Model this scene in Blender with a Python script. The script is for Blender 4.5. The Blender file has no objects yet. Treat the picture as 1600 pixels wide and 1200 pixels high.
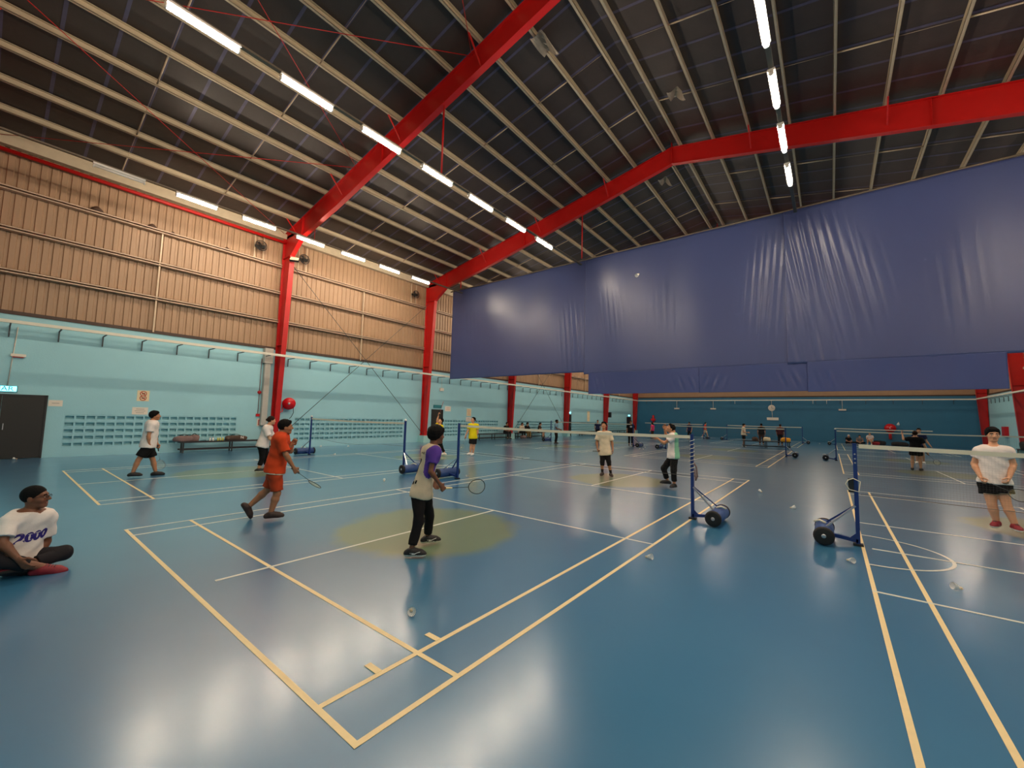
import bpy, math, random
import numpy as np
from mathutils import Vector, Matrix
random.seed(7); rng = np.random.default_rng(7)
sc = bpy.context.scene
COL = sc.collection

# ---------------------------------------------------------------- camera
FPX = 635.522
YAW, PITCH, ROLL = 0.665045, 0.0805701, 0.0256527
CAM = np.array([2.042167, -1.330427, 1.779043])
def cam_axes():
    cy, sy, cp, sp = math.cos(YAW), math.sin(YAW), math.cos(PITCH), math.sin(PITCH)
    f = np.array([-sy*cp, cy*cp, sp]); r = np.array([cy, sy, 0.]); u = np.cross(r, f)
    c, s = math.cos(ROLL), math.sin(ROLL)
    return c*r+s*u, -s*r+c*u, f
CR, CU, CF = cam_axes()
cd = bpy.data.cameras.new('camera'); cam = bpy.data.objects.new('camera', cd); COL.objects.link(cam)
cd.sensor_fit = 'HORIZONTAL'; cd.sensor_width = 36.0; cd.lens = FPX/1600*36; cd.clip_start = 0.05; cd.clip_end = 200
cam.matrix_world = Matrix(((CR[0], CU[0], -CF[0], CAM[0]), (CR[1], CU[1], -CF[1], CAM[1]), (CR[2], CU[2], -CF[2], CAM[2]), (0, 0, 0, 1)))
sc.camera = cam

# ---------------------------------------------------------------- world, exposure (all light comes from the lamp battens)
w = bpy.data.worlds.new('world'); sc.world = w; w.use_nodes = True
w.node_tree.nodes['Background'].inputs[0].default_value = (0.02, 0.02, 0.025, 1)
w.node_tree.nodes['Background'].inputs[1].default_value = 0.1
sc.view_settings.view_transform = 'Standard'; sc.view_settings.look = 'None'
sc.view_settings.gamma = 1.0; sc.view_settings.use_curve_mapping = False
sc.view_settings.exposure = 1.98
sc.cycles.sample_clamp_indirect = 4.0; sc.cycles.caustics_reflective = False; sc.cycles.caustics_refractive = False; sc.cycles.blur_glossy = 0.6
LAMP_COL = (1.0, 0.83, 0.64); LAMP_POW = 44.0

# ---------------------------------------------------------------- helpers
def V(*a): return np.array(a, float)
def unit(v):
    v = np.asarray(v, float); return v/max(np.linalg.norm(v), 1e-9)
def lin(c): return tuple((x/12.92 if x <= .04045 else ((x+.055)/1.055)**2.4) for x in c)
def rgb(r, g, b): return lin((r/255, g/255, b/255))

MATS = {}
def mat(name, col, rough=0.5, metal=0.0, var=0.08, scale=6.0, bump=0.0, bscale=60.0, spec=0.5, emit=None, estr=0.0, stretch=None, trans=0.0):
    m = bpy.data.materials.new(name); m.use_nodes = True; nt = m.node_tree
    p = nt.nodes['Principled BSDF']
    tc = nt.nodes.new('ShaderNodeTexCoord')
    src = tc.outputs['Object']
    if stretch:
        mp = nt.nodes.new('ShaderNodeMapping'); mp.inputs['Scale'].default_value = stretch
        nt.links.new(src, mp.inputs[0]); src = mp.outputs[0]
    n = nt.nodes.new('ShaderNodeTexNoise'); n.inputs['Scale'].default_value = scale; n.inputs['Detail'].default_value = 4
    nt.links.new(src, n.inputs['Vector'])
    mx = nt.nodes.new('ShaderNodeMix'); mx.data_type = 'RGBA'
    mx.inputs[6].default_value = tuple(max(0, c*(1-var)) for c in col)+(1,)
    mx.inputs[7].default_value = tuple(min(1, c*(1+var)) for c in col)+(1,)
    nt.links.new(n.outputs[0], mx.inputs[0]); nt.links.new(mx.outputs[2], p.inputs['Base Color'])
    p.inputs['Roughness'].default_value = rough; p.inputs['Metallic'].default_value = metal
    p.inputs['Specular IOR Level'].default_value = spec
    if trans: p.inputs['Transmission Weight'].default_value = trans
    if bump:
        n2 = nt.nodes.new('ShaderNodeTexNoise'); n2.inputs['Scale'].default_value = bscale; n2.inputs['Detail'].default_value = 3
        nt.links.new(src, n2.inputs['Vector'])
        b = nt.nodes.new('ShaderNodeBump'); b.inputs['Strength'].default_value = bump; b.inputs['Distance'].default_value = .02
        nt.links.new(n2.outputs[0], b.inputs['Height']); nt.links.new(b.outputs[0], p.inputs['Normal'])
    if emit:
        p.inputs['Emission Color'].default_value = emit+(1,); p.inputs['Emission Strength'].default_value = estr
    MATS[name] = m
    return m

ORG = {}
def setprops(o, label=None, cat=None, group=None, kind=None):
    if label: o['label'] = label
    if cat: o['category'] = cat
    if group: o['group'] = group
    if kind: o['kind'] = kind
    return o
def thing(name, label, cat, loc=(0, 0, 0), group=None, kind=None):
    o = bpy.data.objects.new(name, None); COL.objects.link(o); o.empty_display_size = .1
    o.location = loc; ORG[o.name] = np.array(loc, float)
    return setprops(o, label, cat, group, kind)
def link(name, me, parent=None, loc=(0, 0, 0)):
    o = bpy.data.objects.new(name, me); COL.objects.link(o)
    o.location = loc
    if parent is not None: o.parent = parent
    return o

class MB:
    """collects shapes in world coordinates; build() links them as one mesh object"""
    def __init__(s): s.v = []; s.f = []; s.mi = []; s.sm = []; s.n = 0
    def add(s, v, f, m=0, smooth=False):
        v = np.asarray(v, float); s.v.append(v)
        for q in f: s.f.append([i+s.n for i in q]); s.mi.append(m); s.sm.append(smooth)
        s.n += len(v); return s
    def box(s, a, b, m=0):
        a, b = np.minimum(a, b), np.maximum(a, b)
        v = [(x, y, z) for z in (a[2], b[2]) for y in (a[1], b[1]) for x in (a[0], b[0])]
        return s.add(v, [(0, 2, 3, 1), (4, 5, 7, 6), (0, 1, 5, 4), (2, 6, 7, 3), (0, 4, 6, 2), (1, 3, 7, 5)], m)
    def beam(s, a, b, wd, ht, up=(0, 0, 1), m=0):
        a = np.asarray(a, float); b = np.asarray(b, float); d = unit(b-a); up = np.asarray(up, float)
        if abs(d@unit(up)) > .99: up = V(1, 0, 0)
        x = unit(np.cross(d, up)); y = np.cross(x, d)
        v = [p+x*sx*wd/2+y*sy*ht/2 for p in (a, b) for sx, sy in ((-1, -1), (1, -1), (1, 1), (-1, 1))]
        return s.add(v, [(0, 1, 2, 3), (7, 6, 5, 4), (0, 4, 5, 1), (1, 5, 6, 2), (2, 6, 7, 3), (3, 7, 4, 0)], m)
    def path(s, pts, r, n=8, m=0, closed=False, caps=True):
        pts = [np.asarray(p, float) for p in pts]; k = len(pts)
        rr = r if hasattr(r, '__len__') else [r]*k
        T = []
        for i in range(k):
            if closed: t = pts[(i+1) % k]-pts[i-1]
            else: t = pts[min(i+1, k-1)]-pts[max(i-1, 0)]
            T.append(unit(t))
        ref = V(0, 0, 1) if abs(T[0][2]) < .9 else V(1, 0, 0)
        x = unit(np.cross(T[0], ref)); vs = []
        for i in range(k):
            x = unit(x-T[i]*(x@T[i])); y = np.cross(T[i], x)
            for j in range(n):
                a = 2*math.pi*j/n; vs.append(pts[i]+rr[i]*(math.cos(a)*x+math.sin(a)*y))
        fs = []
        for i in range(k if closed else k-1):
            i2 = (i+1) % k
            for j in range(n):
                j2 = (j+1) % n; fs.append((i*n+j, i*n+j2, i2*n+j2, i2*n+j))
        s.add(vs, fs, m, True)
        if caps and not closed:
            s.f.append([s.n-len(vs)+j for j in range(n)][::-1]); s.mi.append(m); s.sm.append(False)
            s.f.append([s.n-n+j for j in range(n)]); s.mi.append(m); s.sm.append(False)
        return s
    def tube(s, a, b, r, r2=None, n=10, m=0, caps=True): return s.path([a, b], [r, r if r2 is None else r2], n, m, False, caps)
    def prism(s, poly, axis, a, b, m=0):
        """poly: 2D outline; extruded along axis 'x','y','z' from a to b"""
        k = len(poly); i = 'xyz'.index(axis); o = [j for j in range(3) if j != i]; v = []
        for t in (a, b):
            for p in poly:
                q = [0, 0, 0]; q[i] = t; q[o[0]] = p[0]; q[o[1]] = p[1]; v.append(q)
        f = [tuple(range(k))[::-1], tuple(range(k, 2*k))]+[(j, (j+1) % k, k+(j+1) % k, k+j) for j in range(k)]
        return s.add(v, f, m)
    def rev(s, c, axis, prof, n=16, m=0, smooth=True):
        """prof: list of (distance along axis, radius)"""
        c = np.asarray(c, float); d = unit(axis); ref = V(0, 0, 1) if abs(d[2]) < .9 else V(1, 0, 0)
        x = unit(np.cross(d, ref)); y = np.cross(d, x); v = []
        for t, r in prof:
            for j in range(n):
                a = 2*math.pi*j/n; v.append(c+d*t+r*(math.cos(a)*x+math.sin(a)*y))
        f = [(i*n+j, i*n+(j+1) % n, (i+1)*n+(j+1) % n, (i+1)*n+j) for i in range(len(prof)-1) for j in range(n)]
        f += [tuple(range(n))[::-1], tuple(range((len(prof)-1)*n, len(prof)*n))]
        return s.add(v, f, m, smooth)
    def grid(s, P, m=0, smooth=True, thick=None):
        """P[i][j] points"""
        P = np.asarray(P, float); a, b = P.shape[:2]
        return s.add(P.reshape(-1, 3), [(i*b+j, i*b+j+1, (i+1)*b+j+1, (i+1)*b+j) for i in range(a-1) for j in range(b-1)], m, smooth)
    def mesh(s, name, mats, off=V(0, 0, 0)):
        me = bpy.data.meshes.new(name)
        v = np.concatenate(s.v)-off
        me.from_pydata(v.tolist(), [], s.f)
        for m in (mats if isinstance(mats, (list, tuple)) else [mats]): me.materials.append(m)
        me.polygons.foreach_set('material_index', s.mi); me.polygons.foreach_set('use_smooth', s.sm)
        me.update(); return me
    def build(s, name, mats, parent=None, loc=None, **props):
        off = ORG.get(parent.name, V(0, 0, 0)) if parent is not None else (V(*loc) if loc is not None else V(0, 0, 0))
        o = link(name, s.mesh(name, mats, off), parent, loc if (loc is not None and parent is None) else (0, 0, 0))
        ORG[o.name] = off
        return setprops(o, **props)

def text_mesh(body, size, bold=0.0):
    """flat letters as vertices (n,3) in the xy plane (centred) and faces"""
    c = bpy.data.curves.new('t', 'FONT'); c.body = body; c.size = size; c.align_x = 'CENTER'; c.align_y = 'CENTER'; c.resolution_u = 3; c.offset = bold
    o = bpy.data.objects.new('t', c); COL.objects.link(o)
    dg = bpy.context.evaluated_depsgraph_get(); me = o.evaluated_get(dg).to_mesh()
    v = np.array([tuple(x.co) for x in me.vertices]); f = [tuple(p.vertices) for p in me.polygons]
    bpy.data.objects.remove(o); bpy.data.curves.remove(c)
    return v, f
def letters(mb, body, size, c, right, up, m=0, bold=0.0):
    v, f = text_mesh(body, size); r = np.asarray(right, float); u = np.asarray(up, float)
    mb.add(np.asarray(c)+v[:, :1]*r+v[:, 1:2]*u, f, m)

# ---------------------------------------------------------------- materials
M = MATS
mat('block_paint', rgb(162, 214, 224), .55, var=.05, scale=1.2, bump=.12, bscale=25)
mat('vent_paint', rgb(156, 208, 218), .6, var=.08, scale=9)
mat('far_paint', rgb(48, 112, 144), .5, var=.10, scale=1.0, bump=.1, bscale=25)
mat('cladding', rgb(162, 131, 102), .5, var=.16, scale=1.3, stretch=(1, 1.2, .25))
mat('galv', rgb(196, 176, 150), .5, metal=.15, var=.12, scale=5)
mat('purlin_metal', rgb(190, 176, 150), .5, metal=.2, var=.14, scale=4)
mat('girt_metal', rgb(205, 180, 155), .5, metal=.1, var=.1, scale=4)
mat('flashing', rgb(70, 52, 44), .6)
mat('roof_foil', rgb(64, 55, 50), .45, metal=.1, var=.22, scale=2.0, bump=.2, bscale=8)
mat('foil_lap', rgb(92, 88, 110), .4, metal=.3, var=.2, scale=6)
mat('red_paint', rgb(188, 24, 22), .38, var=.10, scale=3.0)
mat('red_gloss', rgb(205, 20, 30), .3)
mat('rod', rgb(120, 40, 36), .5)
mat('wire_rod', rgb(60, 66, 66), .5)
mat('lamp_white', rgb(235, 232, 225), .4)
mat('tube_glow', rgb(255, 240, 220), .4, var=0, emit=LAMP_COL, estr=LAMP_POW)
M['tube_glow'].cycles.emission_sampling = 'FRONT'
mat('tray', rgb(120, 110, 96), .5, metal=.4)
mat('rail_white', rgb(232, 226, 208), .45)
mat('bracket', rgb(60, 66, 72), .5)
mat('conduit', rgb(215, 208, 195), .5)
mat('black_steel', rgb(28, 28, 32), .45)
mat('black_plastic', rgb(20, 20, 22), .4)
mat('rubber', rgb(16, 16, 18), .6)
mat('post_blue', rgb(20, 50, 120), .4, var=.1)
mat('drum_blue', rgb(46, 74, 128), .5, var=.12)
mat('steel', rgb(190, 190, 195), .3, metal=.9)
mat('white_tape', rgb(235, 228, 205), .6)
mat('net_cord', rgb(92, 88, 82), .7)
mat('line_white', rgb(212, 214, 204), .55, var=.08, scale=14)
mat('line_cream', rgb(236, 214, 164), .55, var=.08, scale=14)
mat('door_dark', rgb(24, 22, 20), .45)
mat('paper', rgb(240, 228, 212), .6, var=.03)
mat('paper_yellow', rgb(240, 220, 180), .6, var=.03)
mat('ink_red', rgb(190, 40, 34), .6)
mat('ink_dark', rgb(50, 40, 40), .6)
mat('ink_grey', rgb(150, 140, 135), .6)
mat('sign_glow', rgb(120, 230, 240), .5, var=0, emit=rgb(120, 235, 250), estr=.9)
mat('sign_green', rgb(30, 120, 130), .5)
mat('plinth', rgb(165, 210, 206), .6)
mat('pvc', rgb(190, 186, 176), .5, var=.1)
mat('shuttle_white', rgb(245, 243, 236), .6, var=.02)
mat('cork', rgb(225, 205, 170), .7)
mat('bench_seat', rgb(34, 32, 34), .4)
mat('bag_brown', rgb(80, 58, 44), .7, bump=.3, bscale=30)
mat('bag_grey', rgb(128, 104, 100), .75, bump=.4, bscale=30)
mat('bag_yellow', rgb(240, 160, 10), .6, bump=.2, bscale=20)
mat('bag_black', rgb(24, 22, 24), .7, bump=.3, bscale=30)
mat('bag_red', rgb(170, 28, 40), .6)
mat('bottle_yellow', rgb(215, 205, 90), .3)
mat('bottle_white', rgb(235, 230, 220), .4)
mat('fan_black', rgb(34, 34, 30), .5)
mat('glass', rgb(200, 200, 200), .1, var=0)
mat('torn_foil', rgb(150, 140, 125), .4, metal=.4, var=.2)

def floor_material():
    m = bpy.data.materials.new('sports_floor'); m.use_nodes = True; nt = m.node_tree; N = nt.nodes; L = nt.links
    p = N['Principled BSDF']; geo = N.new('ShaderNodeNewGeometry')
    sep = N.new('ShaderNodeSeparateXYZ'); L.new(geo.outputs['Position'], sep.inputs[0])
    flat = N.new('ShaderNodeCombineXYZ'); L.new(sep.outputs[0], flat.inputs[0]); L.new(sep.outputs[1], flat.inputs[1])
    wob = N.new('ShaderNodeTexNoise'); wob.inputs['Scale'].default_value = 1.6; wob.inputs['Detail'].default_value = 3
    L.new(flat.outputs[0], wob.inputs['Vector'])
    cur = None
    for cx in (-11.45, -3.0, 5.4):
        for cy in (3.08, 10.3, 21.3, 28.5):
            d = N.new('ShaderNodeVectorMath'); d.operation = 'DISTANCE'
            L.new(flat.outputs[0], d.inputs[0]); d.inputs[1].default_value = (cx, cy, 0)
            if cur is None: cur = d.outputs['Value']
            else:
                mn = N.new('ShaderNodeMath'); mn.operation = 'MINIMUM'
                L.new(cur, mn.inputs[0]); L.new(d.outputs['Value'], mn.inputs[1]); cur = mn.outputs[0]
    ad = N.new('ShaderNodeMath'); ad.operation = 'MULTIPLY_ADD'; ad.inputs[1].default_value = .55
    L.new(wob.outputs[0], ad.inputs[0]); L.new(cur, ad.inputs[2])
    mr = N.new('ShaderNodeMapRange'); mr.inputs['From Min'].default_value = 1.50; mr.inputs['From Max'].default_value = 1.74
    mr.inputs['To Min'].default_value = .95; mr.inputs['To Max'].default_value = 0; L.new(ad.outputs[0], mr.inputs['Value'])
    n1 = N.new('ShaderNodeTexNoise'); n1.inputs['Scale'].default_value = .45; n1.inputs['Detail'].default_value = 5
    L.new(flat.outputs[0], n1.inputs['Vector'])
    blue = N.new('ShaderNodeMix'); blue.data_type = 'RGBA'
    blue.inputs[6].default_value = rgb(44, 108, 150)+(1,); blue.inputs[7].default_value = rgb(66, 127, 164)+(1,)
    L.new(n1.outputs[0], blue.inputs[0])
    mix = N.new('ShaderNodeMix'); mix.data_type = 'RGBA'; mix.inputs[7].default_value = rgb(112, 134, 96)+(1,)
    L.new(mr.outputs[0], mix.inputs[0]); L.new(blue.outputs[2], mix.inputs[6])
    L.new(mix.outputs[2], p.inputs['Base Color'])
    n2 = N.new('ShaderNodeTexNoise'); n2.inputs['Scale'].default_value = 1.3; n2.inputs['Detail'].default_value = 6
    L.new(flat.outputs[0], n2.inputs['Vector'])
    rr = N.new('ShaderNodeMapRange'); rr.inputs['To Min'].default_value = .28; rr.inputs['To Max'].default_value = .335
    L.new(n2.outputs[0], rr.inputs['Value']); L.new(rr.outputs[0], p.inputs['Roughness'])
    p.inputs['Specular IOR Level'].default_value = .4
    p.inputs['Coat Weight'].default_value = 1.0; p.inputs['Coat IOR'].default_value = 1.68; p.inputs['Coat Roughness'].default_value = .22
    n3 = N.new('ShaderNodeTexNoise'); n3.inputs['Scale'].default_value = .9; n3.inputs['Detail'].default_value = 2
    L.new(flat.outputs[0], n3.inputs['Vector'])
    b = N.new('ShaderNodeBump'); b.inputs['Strength'].default_value = .16; b.inputs['Distance'].default_value = .05
    L.new(n3.outputs[0], b.inputs['Height']); L.new(b.outputs[0], p.inputs['Normal']); L.new(b.outputs[0], p.inputs['Coat Normal'])
    return m
M['sports_floor'] = floor_material()

def tarp_material(name, c1, c2):
    m = mat(name, c1, .34, var=.10, scale=.5, bump=.05, bscale=2.0, spec=.6, stretch=(1.2, 1, .5)); return m
tarp_material('tarp_blue', rgb(62, 76, 124), None)
tarp_material('tarp_navy', rgb(58, 72, 126), None)

# ---------------------------------------------------------------- the hall shell
XL, XR, YB, YF, XC = -18.95, 12.85, -2.75, 52.25, -3.05
EAVE, RIDGE = 10.65, 13.8           # underside of the roof skin at wall and ridge
FRAMES = [-2.5, 7, 16, 25, 34, 43, 52]
def roofz(x): return RIDGE-(RIDGE-EAVE)*abs(x-XC)/(XC-XL)

fl = MB(); fl.box((XL-.3, YB-.3, -.12), (XR+.3, YF+.3, 0)); floor = fl.build('floor', M['sports_floor'], kind='structure')

# court markings: 40 mm painted or taped lines, each a part of the floor
LINE_Z = .003
def line(a, b, m='line_white', wdt=.04):
    global LINE_Z
    LINE_Z += .00002
    a = V(*a, 0); b = V(*b, 0); mb = MB()
    d = unit(b-a); n = V(-d[1], d[0], 0)*wdt/2
    v = [a+n, a-n, b-n, b+n]
    mb.add([(*p[:2], 0.0002) for p in v]+[(*p[:2], LINE_Z) for p in v], [(4, 5, 6, 7), (0, 4, 7, 3), (1, 2, 6, 5), (0, 1, 5, 4), (3, 7, 6, 2)])
    return mb.build('court_line', M[m], floor)
def court(x0, y0, near=False, taped=()):
    x1, y1 = x0+6.1, y0+13.4; h = .02; i = .445
    c = lambda k: 'line_cream' if k in taped else 'line_white'
    line((x0, y0+h), (x1, y0+h), c('base0')); line((x0, y1-h), (x1, y1-h), c('base1'))
    line((x0+h, y0), (x0+h, y1), c('left')); line((x1-h, y0), (x1-h, y1), c('right'))
    line((x0+i, y0), (x0+i, y1), c('ileft')); line((x1-i, y0), (x1-i, y1), c('iright'))
    line((x0, y0+.78), (x1, y0+.78), c('ls0')); line((x0, y1-.78), (x1, y1-.78), c('ls1'))
    ym = y0+6.7
    line((x0, ym-1.98-h), (x1, ym-1.98-h), c('ss0')); line((x0, ym+1.98+h), (x1, ym+1.98+h), c('ss1'))
    xm = (x0+x1)/2
    line((xm, y0+(.25 if near else 0)), (xm, ym-1.98)); line((xm, ym+1.98), (xm, y1))
court(-6.1, 0, True, ('base0', 'ls0', 'right', 'iright'))
court(-14.5, 0, False, ('base0', 'ls0'))
court(2.34, 0, False, ('left', 'ileft'))
for x0 in (-14.5, -6.1, 2.34):
    court(x0, 18.15, False, ('right', 'iright') if x0 == -6.1 else ('left', 'ileft') if x0 > 0 else ())
    court(x0, 36.3, False, ('right', 'iright') if x0 == -6.1 else ('left', 'ileft') if x0 > 0 else ())
line((2.46, 6.72), (8.4, 6.72))
arc = MB(); n = 28
for k in range(n):
    a0, a1 = (-math.pi/2+math.pi*k/n, -math.pi/2+math.pi*(k+1)/n)
    q = [(2.37+r*math.cos(a), 6.7+r*math.sin(a)) for r, a in ((.88, a0), (.92, a0), (.92, a1), (.88, a1))]
    arc.add([(*p, .0045) for p in q], [(0, 1, 2, 3)])
arc.build('court_arc_line', M['line_white'], floor)
for q in ((-.53, 1.0), (-.53, .46)):
    line((q[0]-.07, q[1]), (q[0]+.07, q[1]), 'line_cream', .05)

# --- left wall: painted block wall with vent block panels, metal cladding above
VENTS = [(.27, 20), (8.0, 25), (17.97, 22), (26.25, 22), (35.4, 22), (44.0, 22)]
VP, VR, VZ0, VN = .262, .237, .30, 5     # pitch, row pitch, bottom, rows
BLK = 4.75
wl = MB()
def wallbox(y0, y1, z0, z1): wl.box((XL-.2, y0, z0), (XL, y1, z1))
vz1 = VZ0+VR*VN
wallbox(YB-.2, YF+.2, vz1, BLK); wallbox(YB-.2, YF+.2, 0, VZ0)
ys = YB-.2
for y0, nc in VENTS:
    wallbox(ys, y0, VZ0, vz1); ys = y0+nc*VP
wallbox(ys, YF+.2, VZ0, vz1)
wall_left = wl.build('wall_left', M['block_paint'], kind='structure')
# one vent block: a frame 262 x 237 mm with a slot and a sloping sill behind it
def vent_mesh(mb, y, z, x=XL):
    a, b, c, d = y+.024, y+VP-.024, z+.058, z+VR-.062   # opening
    mb.box((x-.12, y, z), (x-.004, a, z+VR)); mb.box((x-.12, b, z), (x-.004, y+VP, z+VR))
    mb.box((x-.12, a, z), (x-.004, b, c)); mb.box((x-.12, a, d), (x-.004, b, z+VR))
    mb.add([(x-.03, a, c), (x-.03, b, c), (x-.12, b, c+.03), (x-.12, a, c+.03)], [(0, 1, 2, 3)])
    return mb
vb = MB(); vent_mesh(vb, 0, 0); vme = vb.mesh('vent_block', M['vent_paint'])
for gi, (y0, nc) in enumerate(VENTS[:2]):
    for c in range(nc):
        for r in range(VN): link('vent_block', vme, wall_left, (0, y0+c*VP, VZ0+r*VR))
far_v = MB()
for y0, nc in VENTS[2:]:
    for c in range(nc):
        for r in range(VN): vent_mesh(far_v, y0+c*VP, VZ0+r*VR)
far_v.build('distant_vent_blocks', M['vent_paint'], wall_left, kind='stuff')
bk = MB(); bk.box((XL-.2, YB-.2, .2), (XL-.13, YF+.2, 1.6)); bk.build('vent_backing', M['vent_paint'], wall_left)

def sheet_profile(x, sgn, y0, wd, z0, z1):
    """trapezoidal sheet in the y-z plane, ribs toward the room"""
    ys, xs = [], []; pitch = wd/5
    for k in range(5):
        b = y0+k*pitch
        for t, dx in ((0, 0), (.30, 0), (.38, .035), (.92, .035), (1.0, 0)): ys.append(b+t*pitch); xs.append(x+sgn*dx)
    mb = MB(); n = len(ys)
    v = [(xs[i], ys[i], z) for z in (z0, z1) for i in range(n)]
    mb.add(v, [(i, i+1, n+i+1, n+i) for i in range(n-1)]); return mb
SH = 1.2
sm_ = sheet_profile(XL-.14, 1, 0, SH, BLK, EAVE-.1).mesh('cladding_sheet', M['cladding'])
k = 0; y = YB-.15
while y < YF:
    link('cladding_sheet', sm_, wall_left, (0, y, 0)); y += SH
fm = MB(); fm.box((XL-.16, YB, BLK-.05), (XL+.03, YF, BLK+.07)); fm.build('flashing_strip', M['flashing'], wall_left)
def channel(mb, a, b, dep, ht, ax):
    """C-section: a..b along y (or x), web vertical at the wall side, lips outward along ax"""
    pass
for z in (6.1, 7.5, 8.82):
    for y0, y1 in zip(FRAMES[:-1], FRAMES[1:]):
        mb = MB(); mb.box((XL-.10, y0+.1, z-.075), (XL-.088, y1-.1, z+.075)); mb.box((XL-.10, y0+.1, z+.063), (XL+.10, y1-.1, z+.075))
        mb.box((XL-.10, y0+.1, z-.075), (XL+.10, y1-.1, z-.063)); mb.box((XL+.088, y0+.1, z-.075), (XL+.10, y1-.1, z-.03))
        mb.box((XL+.088, y0+.1, z+.03), (XL+.10, y1-.1, z+.075))
        mb.build('girt', M['girt_metal'], wall_left)
for y0, y1 in zip(FRAMES[:-1], FRAMES[1:]):
    ym = (max(y0, -2)+y1)/2-.12
    MB().box((XL-.02, ym-.025, BLK), (XL+.06, ym+.025, 8.82)).build('sag_post', M['galv'], wall_left)
for y0, y1 in zip(FRAMES[:1], FRAMES[1:2]):
    MB().tube((XL+.12, y0, 10.02), (XL+.12, y1, 10.02), .07, n=10).build('eave_strut', M['red_paint'], wall_left)
MB().box((XL-.05, YB, 10.2), (XL+.16, YF, 10.5)).build('eave_beam', M['purlin_metal'], wall_left)
# damp stains left by birds' nests on the top girt
for (yy, s) in ((.5, .20), (2.05, .16), (2.7, .08), (4.6, .1)):
    nb = MB(); nb.rev((XL+.0, yy, 8.9), (0, 0, 1), [(0, s), (s*.4, s*.8), (s*.8, s*.35), (s*.95, .02)], 9)
    nb.build('bird_nest', M['bag_brown'], loc=(XL, yy, 8.9), label='small dark bird nest on the top wall girt, '+{.5: 'the largest one near the corner', 2.05: 'second from the corner', 2.7: 'the smallest, past the second', 4.6: 'nearest the red column'}[yy], cat='nest', group='bird nests on the girt')

# --- right wall (mirror, seen only at the far end), far wall, back wall
wr = MB(); wr.box((XR, YB-.2, 0), (XR+.2, YF+.2, BLK)); wall_right = wr.build('wall_right', M['block_paint'], kind='structure')
sr_ = sheet_profile(XR+.14, -1, 0, SH, BLK, EAVE-.1).mesh('cladding_sheet', M['cladding'])
y = YB-.15
while y < YF: link('cladding_sheet', sr_, wall_right, (0, y, 0)); y += SH
for z in (6.1, 7.5, 8.82):
    MB().box((XR-.1, YB, z-.075), (XR+.1, YF, z+.075)).build('girt', M['girt_metal'], wall_right)
MB().box((XR-.03, YB, BLK-.05), (XR+.16, YF, BLK+.07)).build('flashing_strip', M['flashing'], wall_right)
wf = MB(); wf.box((XL-.2, YF, 0), (XR+.2, YF+.2, BLK)); wall_far = wf.build('wall_far', M['far_paint'], kind='structure')
gable = lambda yy, nm, par: MB().prism([(XL-.2, BLK), (XR+.2, BLK), (XR+.2, EAVE), (XC, RIDGE), (XL-.2, EAVE)], 'y', yy, yy+.03).build(nm, M['cladding'], par)
gable(YF+.1, 'gable_cladding', wall_far)
MB().box((XL, YF-.04, BLK-.06), (XR, YF+.1, BLK+.05)).build('flashing_strip', M['flashing'], wall_far)
wb = MB(); wb.box((XL-.2, YB-.2, 0), (XR+.2, YB, BLK)); wall_back = wb.build('wall_back', M['block_paint'], kind='structure')
gable(YB-.15, 'gable_cladding', wall_back)

# --- roof skin in strips, laps between them, purlins, bridging
ceiling = thing('ceiling', None, None, (0, 0, 0), kind='structure')
PW = 1.0
for sgn in (-1, 1):
    xe = XL-.2 if sgn < 0 else XR+.2
    mb = MB(); z1 = roofz(xe)
    mb.add([(XC, 0, RIDGE), (XC, PW-.02, RIDGE), (xe, PW-.02, z1), (xe, 0, z1)], [(0, 1, 2, 3)])
    mb.add([(XC, 0, RIDGE+.02), (XC, PW-.02, RIDGE+.02), (xe, PW-.02, z1+.02), (xe, 0, z1+.02)], [(3, 2, 1, 0)])
    pm = mb.mesh('roof_panel', M['roof_foil'])
    lb = MB(); lb.add([(XC, -.05, RIDGE-.008), (XC, .03, RIDGE-.008), (xe, .03, z1-.008), (xe, -.05, z1-.008)], [(0, 1, 2, 3)])
    lb.add([(XC, -.05, RIDGE-.002), (XC, .03, RIDGE-.002), (xe, .03, z1-.002), (xe, -.05, z1-.002)], [(3, 2, 1, 0)])
    lm = lb.mesh('panel_lap', M['foil_lap'])
    y = YB-.2
    while y < YF+.2:
        link('roof_panel', pm, ceiling, (0, y, 0)); link('panel_lap', lm, ceiling, (0, y, 0)); y += PW
PX = [.38+1.29*k for k in range(13)]
def purlin_section(x, sgn):
    zt = roofz(x)-.01; zb = zt-.2
    mb = MB()
    mb.box((x-.006, YB, zb), (x+.006, YF, zt)); mb.box((x, YB, zb), (x-sgn*.075, YF, zb+.012)); mb.box((x, YB, zt-.012), (x-sgn*.075, YF, zt))
    mb.box((x-sgn*.075, YB, zb), (x-sgn*.065, YF, zb+.03))
    return mb
for sgn in (-1, 1):
    for px in PX:
        purlin_section(XC+sgn*px, sgn).build('purlin', M['purlin_metal'], ceiling)
for sgn in (-1, 1):
    for fi, (y0, y1) in enumerate(zip(FRAMES[:-1], FRAMES[1:])):
        if y0 > 30: continue
        for t in (1, 2):
            yy = y1-9+9*t/3
            for k in range(len(PX)-1):
                xa, xb = XC+sgn*PX[k], XC+sgn*PX[k+1]; tube = (k+t) % 2 == 0
                mb = MB(); mb.tube((xa, yy, roofz(xa)-.13), (xb, yy, roofz(xb)-.13), .022 if tube else .004, n=6)
                mb.build('bridging_bar', M['galv'], ceiling)
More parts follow.
